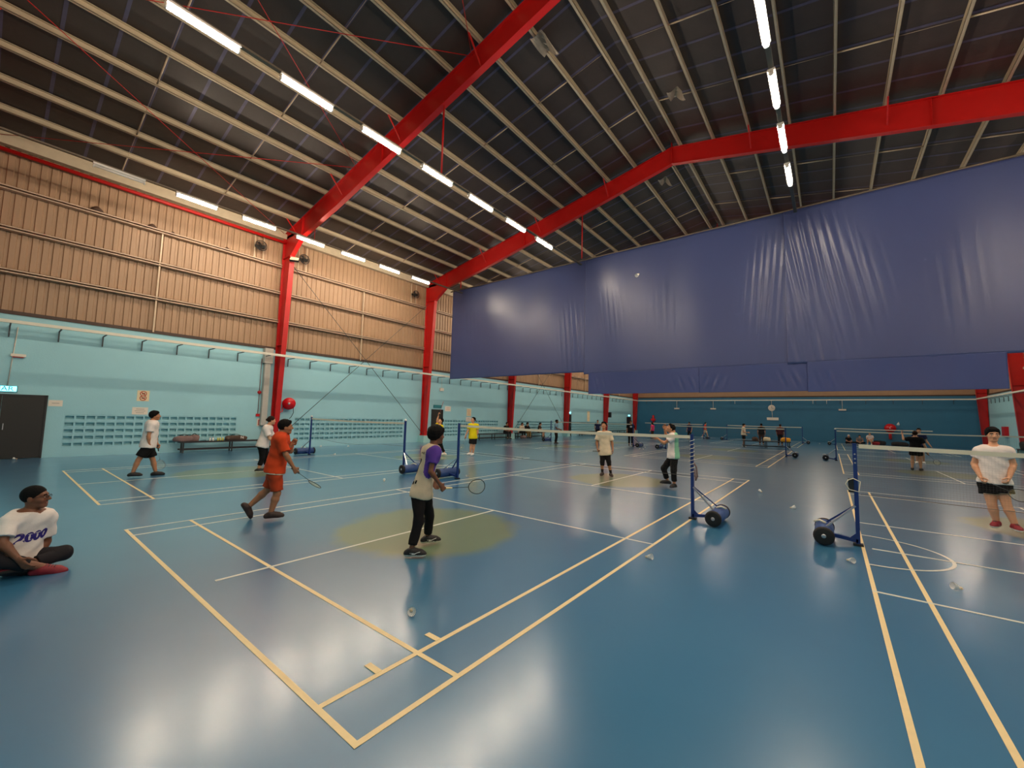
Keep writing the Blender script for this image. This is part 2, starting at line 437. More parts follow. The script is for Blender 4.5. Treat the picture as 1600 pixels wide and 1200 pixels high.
# diagonal red rods under the purlins of the first bay
def rz(x): return roofz(x)-.24
for xa, xb in ((-18.9, -12.75), (-12.75, -6.4), (-6.4, -.1)):
    for p, q in (((xa, -2), (xb, 7)), ((xb, -2), (xa, 7))):
        MB().tube((p[0], p[1], rz(p[0])), (q[0], q[1], rz(q[0])), .011, n=6).build('roof_brace_rod', M['red_paint'], ceiling)
# torn foil hanging from the roof skin
def flap(name, c, sx, sy, label):
    c = V(*c); P = []
    for i in range(9):
        row = []
        for j in range(9):
            u, v_ = i/8-.5, j/8-.5
            row.append(c+V(u*sx, v_*sy, -.18-.22*abs(math.sin(3.1*u+1.3*v_))-.18*(u+.5)**2))
        P.append(row)
    mb = MB(); mb.grid(P, smooth=False); o = mb.build(name, M['torn_foil'], loc=tuple(c), label=label, cat='foil')
    md = o.modifiers.new('thick', 'SOLIDIFY'); md.thickness = .006
flap('torn_foil', (-4.5, 8.2, roofz(-4.5)), .55, .8, 'torn silvery foil flap hanging from roof near the ridge, largest one')
flap('torn_foil', (-1.9, 12.6, roofz(-1.9)), .5, .5, 'torn foil flap on the right roof slope just before the far red rafter')
flap('torn_foil', (-3.9, 17.8, roofz(-3.9)), .5, .6, 'small torn foil flap beyond the second red rafter, above the curtain')

# --- red portal frames
ORDW = ['first', 'second', 'third', 'fourth', 'fifth', 'sixth', 'seventh', 'eighth']
def mir(x): return 2*XC-x
FLAB = {-2.5: 'red steel portal frame against the back wall above the black door corner', 7: 'red steel portal frame whose column stands beside the hose reel and floodlight',
        16: 'red steel portal frame just in front of the blue curtain', 25: 'red steel portal frame just behind the blue curtain, its column by seated people',
        34: 'red steel portal frame with column right beside a narrow dark doorway', 43: 'red steel portal frame with column carrying a small black box, last before far wall',
        52: 'red steel portal frame against the blue far wall'}
def portal(yf):
    t = thing('portal_frame', FLAB[yf], 'steel frame', (XC, yf, 0))
    for sgn in (1, -1):
        X = (lambda x: x) if sgn > 0 else mir
        # column: tapered I section
        c = MB(); o0, i0, i1, zb, zt = -18.9, -18.52, -18.05, .46, 9.2
        c.add([(X(o0), yf-.007, zb), (X(i0), yf-.007, zb), (X(i1), yf-.007, zt), (X(i1), yf-.007, 10.35), (X(o0), yf-.007, 10.35)]+[(X(o0), yf+.007, zb), (X(i0), yf+.007, zb), (X(i1), yf+.007, zt), (X(i1), yf+.007, 10.35), (X(o0), yf+.007, 10.35)],
              [(0, 1, 2, 3, 4), (9, 8, 7, 6, 5), (0, 5, 6, 1), (3, 8, 9, 4)])
        c.beam((X(o0), yf, zb), (X(o0), yf, 10.35), .22, .02, (1, 0, 0)); c.beam((X(i0), yf, zb), (X(i1), yf, zt), .22, .02, (1, 0, 0))
        c.box((min(X(o0), X(i0))-.03, yf-.14, zb-.02), (max(X(o0), X(i0))+.03, yf+.14, zb+.02))
        for z in (4.9, 9.2): c.box((X(o0), yf-.10, z-.008), (X(i1 if z > 8 else -18.3), yf+.10, z+.008))
        c.build('column', M['red_paint'], t)
        pl = MB(); pl.box((X(-18.95), yf-.26, 0), (X(-18.38), yf+.26, .44)); pl.build('plinth', M['plinth'], t)
        up = [(-18.9, 10.43), (XC, 13.58)]; lo = [(-18.05, 9.2), (-17.05, 9.88), (-14.0, 10.42), (XC, 12.85)]
        r = MB(); pts = [(X(-18.9), 10.43), (X(XC), 13.58)]+[(X(a), b) for a, b in lo[::-1]]+[(X(-18.05), 10.2), (X(-18.9), 10.2)]
        k = len(pts)
        r.add([(p[0], yf-.007, p[1]) for p in pts]+[(p[0], yf+.007, p[1]) for p in pts], [tuple(range(k)), tuple(range(2*k-1, k-1, -1))])
        r.beam((X(-18.9), yf, 10.43), (X(XC), yf, 13.58), .2, .02, (0, 0, 1))
        for a, b in zip(lo[:-1], lo[1:]): r.beam((X(a[0]), yf, a[1]), (X(b[0]), yf, b[1]), .2, .02, (0, 0, 1))
        for xs in (-17.05, -10.9):
            zl = 9.88 if xs < -15 else 11.12
            r.box((X(xs)-.006, yf-.1, zl), (X(xs)+.006, yf+.1, roofz(xs)-.24))
        r.build('rafter', M['red_paint'], t)
        for kx in (2, 5, 8, 11):
            xs = X(XC-PX[kx]); zl = roofz(xs)-.9
            for dy in (-.55, .55): MB().beam((xs, yf, zl+.06), (xs, yf+dy, roofz(xs)-.2), .04, .04).build('fly_brace', M['red_paint'], t)
    MB().box((XC-.012, yf-.1, 12.85), (XC+.012, yf+.1, 13.85)).build('ridge_plate', M['red_paint'], t)
for yf in FRAMES: portal(yf)

# wall bracing rods
for y0, y1, nm in ((7, 16, 'thin diagonal steel rods crossing on the wall bay behind the near net'), (25, 34, 'thin diagonal steel rods crossing on the wall bay above the seated group')):
    t = thing('cross_bracing', nm, 'bracing', (XL+.35, y0, 0))
    for a, b in (((y0+.15, .5), (y1-.15, 9.0)), ((y0+.15, 9.0), (y1-.15, .5))):
        dx = .36 if a[1] < 1 else .40
        MB().tube((XL+dx, a[0], a[1]), (XL+dx, b[0], b[1]), .014, n=6).build('rod', M['wire_rod'], t)

# --- lamp battens: rows hang on trays under the rafters
ROWS = [(-15.95, 9.36, 2.72-4.12, 2.06, 'left row by the wall'), (-7.6, 9.40, .70-2.04*1, 2.045, 'middle row'), (1.24, 9.45, 7.15-4*2.03, 2.03, 'right row'), (9.6, 9.4, -.9, 2.03, 'row out of view')]
def lamp_mesh():
    h = MB(); h.box((-.075, -.62, .0), (.075, .62, .05)); h.box((-.06, -.60, -.015), (.06, .60, 0))
    e = MB(); e.rev((0, -.62, -.055), (0, 1, 0), [(0, .053), (.03, .053)], 12); e2 = MB(); e2.rev((0, .59, -.055), (0, 1, 0), [(0, .053), (.03, .053)], 12)
    g = MB(); g.rev((0, -.59, -.055), (0, 1, 0), [(0, .05), (1.18, .05)], 8)
    return h.mesh('lamp_housing', M['lamp_white']), e.mesh('end_cap', M['lamp_white']), e2.mesh('end_cap', M['lamp_white']), g.mesh('glowing_tube', M['tube_glow'])
LM = lamp_mesh()
DEAD = MB().rev((0, -.59, -.045), (0, 1, 0), [(0, .036), (1.18, .036)], 8).mesh('dead_tube', M['lamp_white'])
def lamp(x, y, z, label, group, lit=True):
    t = thing('batten_lamp', label, 'lamp', (x, y, z), group)
    for nm, me in zip(('lamp_housing', 'end_cap', 'end_cap'), LM): link(nm, me, t)
    link('glowing_tube' if lit else 'dead_tube', LM[3] if lit else DEAD, t)
for ri, (x, z, y0, p, rn) in enumerate(ROWS):
    if ri == 0: pass
    vis = {0: (2, 7), 1: (1, 7), 2: (4, 7)}.get(ri, (9, 9)); k = 0
    n = 26 if ri < 3 else 25
    for k in range(n):
        y = y0+k*p
        if 14.6 < y < 17.0 or (ri == 0 and k == 0): continue
        if y > 50: break
        if y > 17 and k % 2: continue
        if ri == 0 and k == 1: lamp(x, y, z, 'unlit lamp batten in the left row, before the first glowing one', None, False); continue
        if vis[0] <= k <= vis[1]:
            i = k-vis[0]; lab = f'{ORDW[i]} glowing lamp batten from the front in the {rn}'
            lamp(x, y, z, lab, 'glowing lamp battens, '+rn)
        else:
            lamp(x, y, z, 'lamp batten on the '+rn+(' beyond the curtain' if y > 16 else ' behind the viewer'), 'lamp battens not shown, '+rn+(' far' if y > 16 else ' near'))
    t = thing('lamp_tray', f'long grey steel tray carrying the {rn} of lamps' if ri < 3 else 'long grey steel lamp tray right of the view', 'tray', (x, 15.9, z+.05))
    tr = MB(); tr.box((x-.05, YB+.1, z+.052), (x+.05, YF-.3, z+.1)); tr.build('channel', M['tray'], t)
    for yf in (-2.5, 7, 25, 34, 43):
        MB().tube((x, yf, z+.1), (x, yf, roofz(x)-.9+ (.1 if abs(x-XC) > 9 else 0)), .03 if ri == 1 else .015, n=8).build('hanger_rod', M['red_paint'], t)

# --- blue dividing curtain on a pipe under the second frame
CY = 16.34
t = thing('curtain_pipe', 'long steel pipe from which the blue curtain hangs', 'pipe', (XC, CY, 9.66))
MB().tube((-17.0, CY, 9.68), (XR-.05, CY, 9.68), .035, n=8).build('pipe', M['tray'], t)
for x in (-15.9, -7.45, 9.6):
    MB().tube((x, 16.12, 9.68), (x, 16.12, roofz(x)-.85), .03, n=8).build('hanger_rod', M['red_paint'], t)
    MB().beam((x, 16.1, 9.68), (x, CY+.03, 9.68), .05, .03).build('hook', M['tray'], t)
def curtain(x0, x1, z0, z1, y, label, m, folds, flare=1.0, seed=0):
    r = np.random.default_rng(seed); nx, nz = int((x1-x0)/.045), 70
    xs = np.linspace(x0, x1, nx); zs = np.linspace(z0, z1, nz); X, Z = np.meshgrid(xs, zs)
    t = (Z-z0)/(z1-z0); Y = np.full_like(X, y)
    Y += .018*np.sin(X*1.7+seed)+.012*np.sin(X*3.1+1.0+seed*2)*t
    Y += .05*flare*np.exp(-((X-(x0+x1)/2)/((x1-x0)*.4))**2)*np.sin(math.pi*t)
    for (fx, ft, fw, amp, sl, wl) in folds:      # creases: centre x, centre t, half width, depth, slant, wavelength
        u = X-fx-sl*(ft-t)
        env = np.exp(-((X-fx-sl*(ft-t)*.6)/fw)**2)*np.exp(-((t-ft)/.24)**2)
        ph = r.uniform(0, 6)
        Y -= .55*amp*env*(np.sin(2*math.pi*u/wl+ph)+.6*np.sin(2*math.pi*u/(wl*.57)+ph*2))
    P = np.dstack([X, Y, Z]); mb = MB(); mb.grid(P); 
    o = mb.build('tarpaulin_curtain', M[m], loc=(float((x0+x1)/2), float(y), float(z0)), label=label, cat='curtain', group='blue dividing curtain')
    md = o.modifiers.new('thick', 'SOLIDIFY'); md.thickness = .006
    return o
curtain(-16.80, -7.28, 4.04, 9.66, CY, 'left blue tarpaulin curtain panel, next to the red column', 'tarp_blue', [(-7.9, .28, .7, .030, .5, .26), (-15.2, .62, 1.2, .004, .3, .3)], seed=1)
curtain(-7.38, .93, 3.93, 9.64, CY-.03, 'middle blue tarpaulin curtain panel with soft lamp reflections', 'tarp_blue', [(-6.0, .48, .7, .008, .5, .24), (.2, .52, .6, .030, -.5, .22), (-3.6, .42, .8, .004, .1, .3)], seed=2)
curtain(.87, 12.6, 3.93, 9.62, CY-.075, 'right blue tarpaulin curtain panel, the widest, with fan-like creases', 'tarp_blue', [(1.6, .66, .9, .034, .9, .25), (2.6, .48, .9, .022, 1.0, .3), (5.2, .4, .8, .005, .3, .3), (1.5, .08, .8, .03, .8, .4)], seed=3)
curtain(-7.08, -2.1, 2.96, 3.97, CY-.075, 'dark blue lower curtain flap under the middle panel, leftmost', 'tarp_navy', [(-6.7, .5, .5, .02, .2, .25), (-2.6, .4, .6, .03, .3, .3)], .2, 4)
curtain(-2.12, 1.46, 2.95, 3.97, CY-.09, 'dark blue lower curtain flap under the middle panel, second', 'tarp_navy', [(-1.6, .4, .5, .03, -.3, .3), (1.0, .45, .5, .03, .3, .3)], .2, 5)
curtain(1.44, 6.02, 2.92, 3.97, CY-.12, 'dark blue lower curtain flap under the right panel', 'tarp_navy', [(1.9, .4, .5, .02, .2, .3)], .2, 6)

# --- white rail on brackets along the walls
RX = XL+.78; RZ = 4.37
def rail(name_label, a, b, inward, ybr):
    a = V(*a); b = V(*b); t = thing('wall_rail', name_label, 'rail', tuple((a+b)/2))
    MB().beam(a, b, .09, .10).build('rail_bar', M['rail_white'], t)
    d = unit(b-a)
    for s_ in ybr:
        p = a+d*s_; q = p+V(*inward)*.74
        mb = MB(); mb.beam(p-V(0, 0, .055), q-V(0, 0, .055), .035, .03); mb.beam(q-V(0, 0, .04)+V(*inward)*-.02, q-V(0, 0, .42)+V(*inward)*-.02, .035, .03, (1, 0, 0))
        mb.build('rail_bracket', M['bracket'], t)
rail('white rail on dark brackets along the left block wall', (RX, YB+.3, RZ), (RX, YF-.75, RZ), (-1, 0, 0), [1.5-.2+1.08*k for k in range(47)])
rail('white rail across the blue far wall', (RX, YF-.72, RZ-.03), (XR-.74, YF-.72, RZ-.03), (0, 1, 0), [2.0*k+1 for k in range(15)])
rail('white rail along the right wall', (XR-.74, YF-.75, RZ), (XR-.74, 17, RZ), (1, 0, 0), [1.08*k+.5 for k in range(30)])

# --- doors
def door(name, y0, y1, zt, double=False):
    t = thing(name, None, None, (XL, (y0+y1)/2, 0), kind='structure')
    fr = MB()
    for a, b in (((y0-.05, 0), (y0, zt+.05)), ((y1, 0), (y1+.05, zt+.05)), ((y0-.05, zt), (y1+.05, zt+.05))): fr.box((XL-.02, a[0], a[1]), (XL+.06, b[0], b[1]))
    fr.build('door_frame', M['black_steel'], t)
    ls = [(y0, (y0+y1)/2-.004), ((y0+y1)/2+.004, y1)] if double else [(y0, y1)]
    for i, (a, b) in enumerate(ls):
        lf = MB(); lf.box((XL-.01, a, .01), (XL+.035, b, zt)).build('door_leaf', M['door_dark'], t)
        hb = MB(); yy = b-.08 if i == 0 else a+.08
        hb.beam((XL+.075, yy, .95), (XL+.075, yy, 1.15), .02, .02); hb.beam((XL+.03, yy, .97), (XL+.075, yy, .97), .015, .015); hb.beam((XL+.03, yy, 1.13), (XL+.075, yy, 1.13), .015, .015)
        hb.build('door_handle', M['steel'], t)
door('door_1', -2.05, -.2, 2.05, True); door('door_2', 16.85, 17.75, 2.1); door('door_3', 34.45, 35.3, 2.1); door('door_4', 49.9, 51.2, 2.1)

# --- wall fixtures
def panel(mb, y0, y1, z0, z1, x=XL, th=.012, m=0): mb.box((x, y0, z0), (x+th, y1, z1), m)
t = thing('exit_sign', 'pale blue lit exit sign box above the black double door', 'exit sign', (XL, -1.1, 2.16))
MB().box((XL, -1.75, 2.17), (XL+.05, -.83, 2.37)).build('sign_box', M['sign_green'], t)
MB().box((XL+.05, -1.73, 2.185), (XL+.056, -.85, 2.355)).build('lit_panel', M['sign_glow'], t)
lt = MB(); letters(lt, 'KELUAR', .21, V(XL+.0575, -1.29, 2.27), (0, 1, 0), (0, 0, 1)); lt.build('lettering', M['sign_green'], t)
for k, (yy, lab) in enumerate(((17.3, 'green exit sign over the dark door beyond the second red column'), (34.9, 'bright exit sign over the doorway beside the fourth red column'), (50.5, 'bright exit sign over the last doorway in the far corner'))):
    t = thing('exit_sign', lab, 'exit sign', (XL, yy, 2.2)); MB().box((XL, yy-.35, 2.25), (XL+.06, yy+.35, 2.45)).build('sign_box', M['sign_green'], t)
    MB().box((XL+.06, yy-.33, 2.265), (XL+.064, yy+.33, 2.435)).build('lit_panel', M['sign_green' if k == 0 else 'sign_glow'], t)
def poster(name, y0, y1, z0, z1, label, mm='paper', icons=(), lines=0, cat='sign', red=False):
    t = thing(name, label, cat, (XL, (y0+y1)/2, z0))
    mb = MB(); panel(mb, y0, y1, z0, z1, XL+.001, .006); mb.build('sheet', M[mm], t)
    for zc in icons:
        ring = MB(); c = V(XL+.009, (y0+y1)/2, zc); R = min((y1-y0), .36)*.25
        ring.path([c+V(0, R*math.cos(a), R*math.sin(a)) for a in np.linspace(0, 2*math.pi, 21)[:-1]], .012, 5, closed=True)
        ring.beam(c+V(0, -R*.7, R*.7), c+V(0, R*.7, -R*.7), .022, .006, (1, 0, 0)); ring.build('prohibition_ring', M['ink_red'], t)
        ic = MB(); ic.beam(c+V(0, -R*.5, -R*.1), c+V(0, R*.5, -R*.1), .004, R*.35, (0, 0, 1)); ic.beam(c+V(0, R*.15, R*.0), c+V(0, R*.45, R*.4), .004, R*.2); ic.build('icon', M['ink_dark'], t)
    for k in range(lines):
        zz = z1-(k+1)*(z1-z0)/(lines+1); wd = (y1-y0)*(.34 if k % 2 else .26)
        ln = MB(); ln.box((XL+.007, (y0+y1)/2-wd, zz-.008), (XL+.0085, (y0+y1)/2+wd, zz+.008)); ln.build('print_line', M['ink_red' if red else 'ink_grey'], t)
poster('notice_poster', 2.10, 2.46, 2.02, 2.43, 'cream poster with two red prohibition rings above the vent blocks', 'paper_yellow', (2.31, 2.14))
poster('notice_sheet', 2.0, 2.46, 1.50, 1.78, 'blank-looking white notice sheet right under the prohibition poster', 'paper', (), 3)
poster('notice_sheet', -.13, .20, 1.74, 1.95, 'small white notice sheet beside the black double door', 'paper', (), 1)
poster('fire_sign', 6.33, 6.60, 1.05, 1.40, 'red and white fire extinguisher sign left of the near red column', 'paper')
fs = MB(); fs.box((XL+.008, 6.38, 1.10), (XL+.010, 6.55, 1.35)); o = fs.build('sign_field', M['ink_red'], [x for x in COL.objects if x.name.startswith('fire_sign')][0])
f2 = MB(); f2.beam((XL+.012, 6.44, 1.14), (XL+.012, 6.44, 1.28), .003, .05, (0, 1, 0)); f2.beam((XL+.012, 6.46, 1.29), (XL+.012, 6.52, 1.20), .003, .016, (0, 1, 0)); f2.build('extinguisher_icon', M['paper'], o.parent)
poster('notice_poster', 20.15, 20.62, 1.75, 2.30, 'tall notice poster with red print above the lone sheet behind the yellow shirts', 'paper_yellow', (), 4, red=True)
poster('notice_sheet', 20.1, 20.62, 1.35, 1.68, 'white notice sheet under the tall poster behind the yellow shirts', 'paper', (), 2)
poster('notice_sheet', 18.0, 18.55, 2.05, 2.40, 'small notice with red and dark print right of the second door', 'paper', (), 2, red=True)
poster('notice_poster', 38.9, 39.5, 1.5, 2.6, 'tall narrow pale notice on the wall between the last two columns', 'paper_yellow', (), 2)

def add_conduit(label, pts, r=.012, m='conduit'):
    mb = MB(); mb.path(pts, r, 6); return mb.build('conduit', M[m], loc=tuple(pts[0]), label=label, cat='conduit')
add_conduit('thin white conduit running down to the lit exit sign', [(XL+.02, -.98, 4.3), (XL+.02, -1.05, 2.37)], .014)
t = thing('emergency_light', 'small white emergency light box hanging near the left edge', 'light', (XL, -.9, 3.28))
MB().box((XL, -1.06, 3.33), (XL+.09, -.74, 3.42)).build('light_box', M['paper'], t); MB().box((XL+.02, -1.02, 3.30), (XL+.07, -.78, 3.33)).build('light_lens', M['ink_red'], t)
t = thing('emergency_light', 'small white emergency light box beside the second red column', 'light', (XL, 17.6, 3.4))
MB().box((XL, 17.45, 3.42), (XL+.1, 17.75, 3.62)).build('light_box', M['paper'], t); MB().tube((XL+.03, 17.6, 3.62), (XL+.03, 17.6, 4.3), .012, n=6).build('feed_pipe', M['conduit'], t)

# downpipe with rain hopper next to the first red column
t = thing('downpipe', 'grey rainwater downpipe with hopper left of the near red column', 'pipe', (XL+.12, 6.55, 1.1))
MB().box((XL+.02, 6.42, 1.1), (XL+.22, 6.66, 4.0)).build('pipe', M['pvc'], t); MB().box((XL+.02, 6.36, 4.0), (XL+.28, 6.72, 4.7)).build('hopper', M['pvc'], t)
t = thing('alarm_point', 'small red alarm button and bell on a thin pipe by downpipe', 'alarm', (XL, 6.36, 1.5))
MB().tube((XL+.03, 6.33, 1.6), (XL+.03, 6.33, 4.2), .012, n=6).build('pipe', M['rod'], t)
MB().rev((XL+.01, 6.33, 2.62), (1, 0, 0), [(0, .08), (.04, .08), (.07, .04)], 14).build('bell', M['red_gloss'], t); MB().box((XL, 6.26, 1.5), (XL+.06, 6.40, 1.62)).build('button_box', M['red_gloss'], t)

def hose_reel(c, axis, label, R=.29):
    c = V(*c); a = unit(axis); t = thing('hose_reel', label, 'hose reel', tuple(c-V(0, 0, R)))
    MB().rev(c, a, [(0, R), (.012, R), (.02, R*.93), (.03, R*.93)], 28).build('front_disc', M['red_gloss'], t)
    MB().rev(c-a*.16, a, [(0, R), (.015, R)], 28).build('rear_disc', M['red_gloss'], t)
    hs = MB()
    for k in range(5): hs.path([c-a*(.03+.025*k)+R*.86*(math.cos(q)*unit(np.cross(a, V(0, 0, 1)))+math.sin(q)*V(0, 0, 1)) for q in np.linspace(0, 2*math.pi, 25)[:-1]], .014, 6, closed=True)
    hs.build('hose_coil', M['rubber'], t)
    MB().rev(c+a*.03, a, [(0, .06), (.02, .05), (.035, .03)], 14).build('hub', M['steel'], t)
    MB().tube(c-a*.28, c-a*.1, .03, n=8).build('spindle', M['red_gloss'], t)
    return t, c, a
t, c, a = hose_reel((XL+.34, 7.55, 2.14), (.93, -.36, 0), 'red fire hose reel on the wall beside the near red column')
MB().path([(XL+.2, 7.35, 2.1), (XL+.2, 7.32, 1.75), (XL+.2, 7.25, 1.72), (XL+.2, 7.12, 1.72)], .025, 8).build('feed_pipe', M['red_gloss'], t)
MB().path([(XL+.3, 7.78, 1.98), (XL+.3, 7.8, 1.7), (XL+.28, 7.72, 1.5), (XL+.2, 7.68, 1.42)], .014, 6).build('hose_end', M['rubber'], t)
t, c, a = hose_reel((6.5, YF-.35, 1.62), (-.1, -1, 0), 'red fire hose reel on the blue far wall', .42)
MB().tube((6.5, YF-.2, .55), (6.5, YF-.2, 1.5), .12, n=10).build('riser_pipe', M['red_gloss'], t)
t = thing('fire_riser', 'red fire riser pipe on the far wall near the left corner', 'pipe', (-16.25, YF-.15, 1.4))
MB().tube((-16.25, YF-.15, 1.4), (-16.25, YF-.15, 2.45), .12, n=10).build('pipe', M['red_gloss'], t); MB().box((-16.5, YF-.3, 1.75), (-16.0, YF, 2.05)).build('valve_box', M['red_gloss'], t)
t = thing('fire_extinguisher', 'red fire extinguisher under the fire sign by the near column', 'extinguisher', (XL+.15, 6.62, .55))
MB().rev((XL+.13, 6.62, .55), (0, 0, 1), [(0, .07), (.02, .085), (.38, .085), (.44, .05), (.47, .025), (.5, .025)], 14).build('cylinder', M['red_gloss'], t)
MB().beam((XL+.06, 6.62, 1.06), (XL+.24, 6.62, 1.07), .03, .02).build('handle', M['black_plastic'], t); MB().path([(XL+.13, 6.68, 1.03), (XL+.16, 6.76, .95), (XL+.16, 6.75, .7)], .012, 6).build('hose', M['rubber'], t)
MB().box((XL, 6.55, .7), (XL+.05, 6.69, .9)).build('bracket', M['black_steel'], t)
# fixtures on the far wall: clock, lamps on stems
t = thing('wall_clock', 'round white clock on the blue far wall', 'clock', (-3.12, YF, 3.2))
MB().rev((-3.12, YF-.005, 3.5), (0, -1, 0), [(0, .34), (.04, .34), (.05, .3)], 28).build('clock_face', M['paper'], t)
h = MB(); h.beam((-3.12, YF-.06, 3.5), (-3.12, YF-.06, 3.72), .03, .01, (0, 1, 0)); h.beam((-3.12, YF-.06, 3.5), (-2.98, YF-.06, 3.42), .03, .01, (0, 1, 0)); h.build('clock_hands', M['ink_grey'], t)
MB().tube((-3.12, YF-.03, 3.84), (-3.12, YF-.03, 4.3), .02, n=6).build('conduit', M['conduit'], t)
t = thing('notice_board', 'small white sign under the clock on the far wall', 'sign', (-3.05, YF, 2.1)); MB().box((-3.6, YF-.05, 2.15), (-2.5, YF, 2.45)).build('board', M['paper'], t); MB().tube((-3.07, YF-.03, 2.45), (-3.1, YF-.03, 3.16), .025, n=6).build('conduit', M['conduit'], t)
for i, (x, lng, lab) in enumerate(((-9.08, 1, 'white emergency light on a stem, second from left on the far wall'), (3.0, 1, 'white emergency light on a stem, far wall right of the clock'), (-13.3, 1, 'white emergency light on a stem, leftmost on the far wall'), (-6.75, 0, 'short white conduit stub left of the clock on the far wall'), (.6, 0, 'short white conduit stub right of the clock on far wall'), (1.75, 0, 'short white conduit stub just left of the right stem light'))):
    zb = 3.38 if lng else 3.95
    t = thing('emergency_light' if lng else 'conduit_stub', lab, 'light' if lng else 'conduit', (x, YF, zb-.08)); MB().tube((x, YF-.03, zb), (x, YF-.03, 4.3), .025, n=6).build('stem', M['conduit'], t)
    if lng: MB().box((x-.3, YF-.12, zb-.1), (x+.3, YF, zb+.06)).build('light_box', M['paper'], t)
t = thing('hose_cabinet', 'small red fire box on the right wall behind the large man', 'fire box', (XR-.12, 47.6, 1.2))
MB().box((XR-.2, 47.2, 1.2), (XR-.002, 48.0, 2.0)).build('cabinet', M['red_gloss'], t); MB().box((XR-.21, 47.26, 1.26), (XR-.2, 47.94, 1.94)).build('cabinet_door', M['red_paint'], t)
# wall fans under the eaves and the floodlight
for yy, lab in ((5.86, 'black round wall fan left of the near red column head'), (7.85, 'black round wall fan right of the near red column head'), (14.9, 'black round wall fan by the second red column head')):
    t = thing('wall_fan', lab, 'fan', (XL+.2, yy, 9.2)); c = V(XL+.28, yy, 9.45)
    for dy in (-.19, .19): MB().box((XL-.02, yy+dy-.02, 8.85), (XL+.04, yy+dy+.02, 10.15)).build('mounting_bar', M['galv'], t)
    MB().box((XL+.04, yy-.2, 9.40), (XL+.1, yy+.2, 9.50)).build('mount', M['fan_black'], t)
    MB().rev(c-V(.2, 0, 0), (1, 0, 0), [(0, .07), (.1, .09), (.12, .05)], 14).build('motor', M['fan_black'], t)
    g = MB()
    for rr in (.08, .14, .19, .235): g.path([c+V(.04*(1-rr/.24), rr*math.cos(q), rr*math.sin(q)) for q in np.linspace(0, 2*math.pi, 21)[:-1]], .008 if rr < .23 else .018, 5, closed=True)
    for q in np.linspace(0, 2*math.pi, 13)[:-1]: g.tube(c+V(.04, 0, 0), c+V(0, .235*math.cos(q), .235*math.sin(q)), .006, n=4)
    g.build('guard', M['fan_black'], t)
    for q in range(3):
        a = q*2.094; d = V(0, math.cos(a), math.sin(a)); e = V(0, -math.sin(a), math.cos(a)); p = c-V(.05, 0, 0)
        MB().add([p+d*.03-e*.03-V(.03, 0, 0), p+d*.03+e*.03, p+d*.2+e*.09, p+d*.2-e*.07-V(.04, 0, 0), p+d*.03-e*.03-V(.036, 0, 0), p+d*.03+e*.03-V(.006, 0, 0), p+d*.2+e*.09-V(.006, 0, 0), p+d*.2-e*.07-V(.046, 0, 0)], [(0, 1, 2, 3), (7, 6, 5, 4), (0, 3, 7, 4), (1, 5, 6, 2)]).build('blade', M['fan_black'], t)
t = thing('floodlight', 'square floodlight fixed to the near red column under its haunch', 'floodlight', (-17.95, 7.05, 8.85))
fc = V(-17.86, 7.02, 9.02); fd = unit(V(.55, -.35, .62)); fx = unit(np.cross(fd, V(0, 0, 1))); fu = np.cross(fx, fd)
mb = MB(); P = [fc+fx*sx*.2+fu*sy*.15+fd*sd for sd in (-.09, 0) for sx, sy in ((-1, -1), (1, -1), (1, 1), (-1, 1))]
mb.add(P, [(3, 2, 1, 0), (4, 5, 6, 7), (0, 1, 5, 4), (1, 2, 6, 5), (2, 3, 7, 6), (3, 0, 4, 7)]); mb.build('housing', M['black_plastic'], t)
mb = MB(); P = [fc+fx*sx*.18+fu*sy*.13+fd*sd for sd in (0.0005, .006) for sx, sy in ((-1, -1), (1, -1), (1, 1), (-1, 1))]
mb.add(P, [(3, 2, 1, 0), (4, 5, 6, 7), (0, 1, 5, 4), (1, 2, 6, 5), (2, 3, 7, 6), (3, 0, 4, 7)]); mb.build('glass_front', M['paper_yellow'], t)
MB().beam(fc-fd*.08, (-18.06, 7.02, 9.05), .05, .04).build('arm', M['black_steel'], t)
t = thing('loudspeaker', 'small black box on the last column before the far wall', 'speaker', (-18.25, 43.2, 2.0)); MB().box((-18.5, 43.12, 2.0), (-18.15, 43.42, 2.6)).build('cabinet', M['black_plastic'], t); MB().box((-18.15, 43.15, 2.05), (-18.14, 43.39, 2.55)).build('grille', M['black_steel'], t)

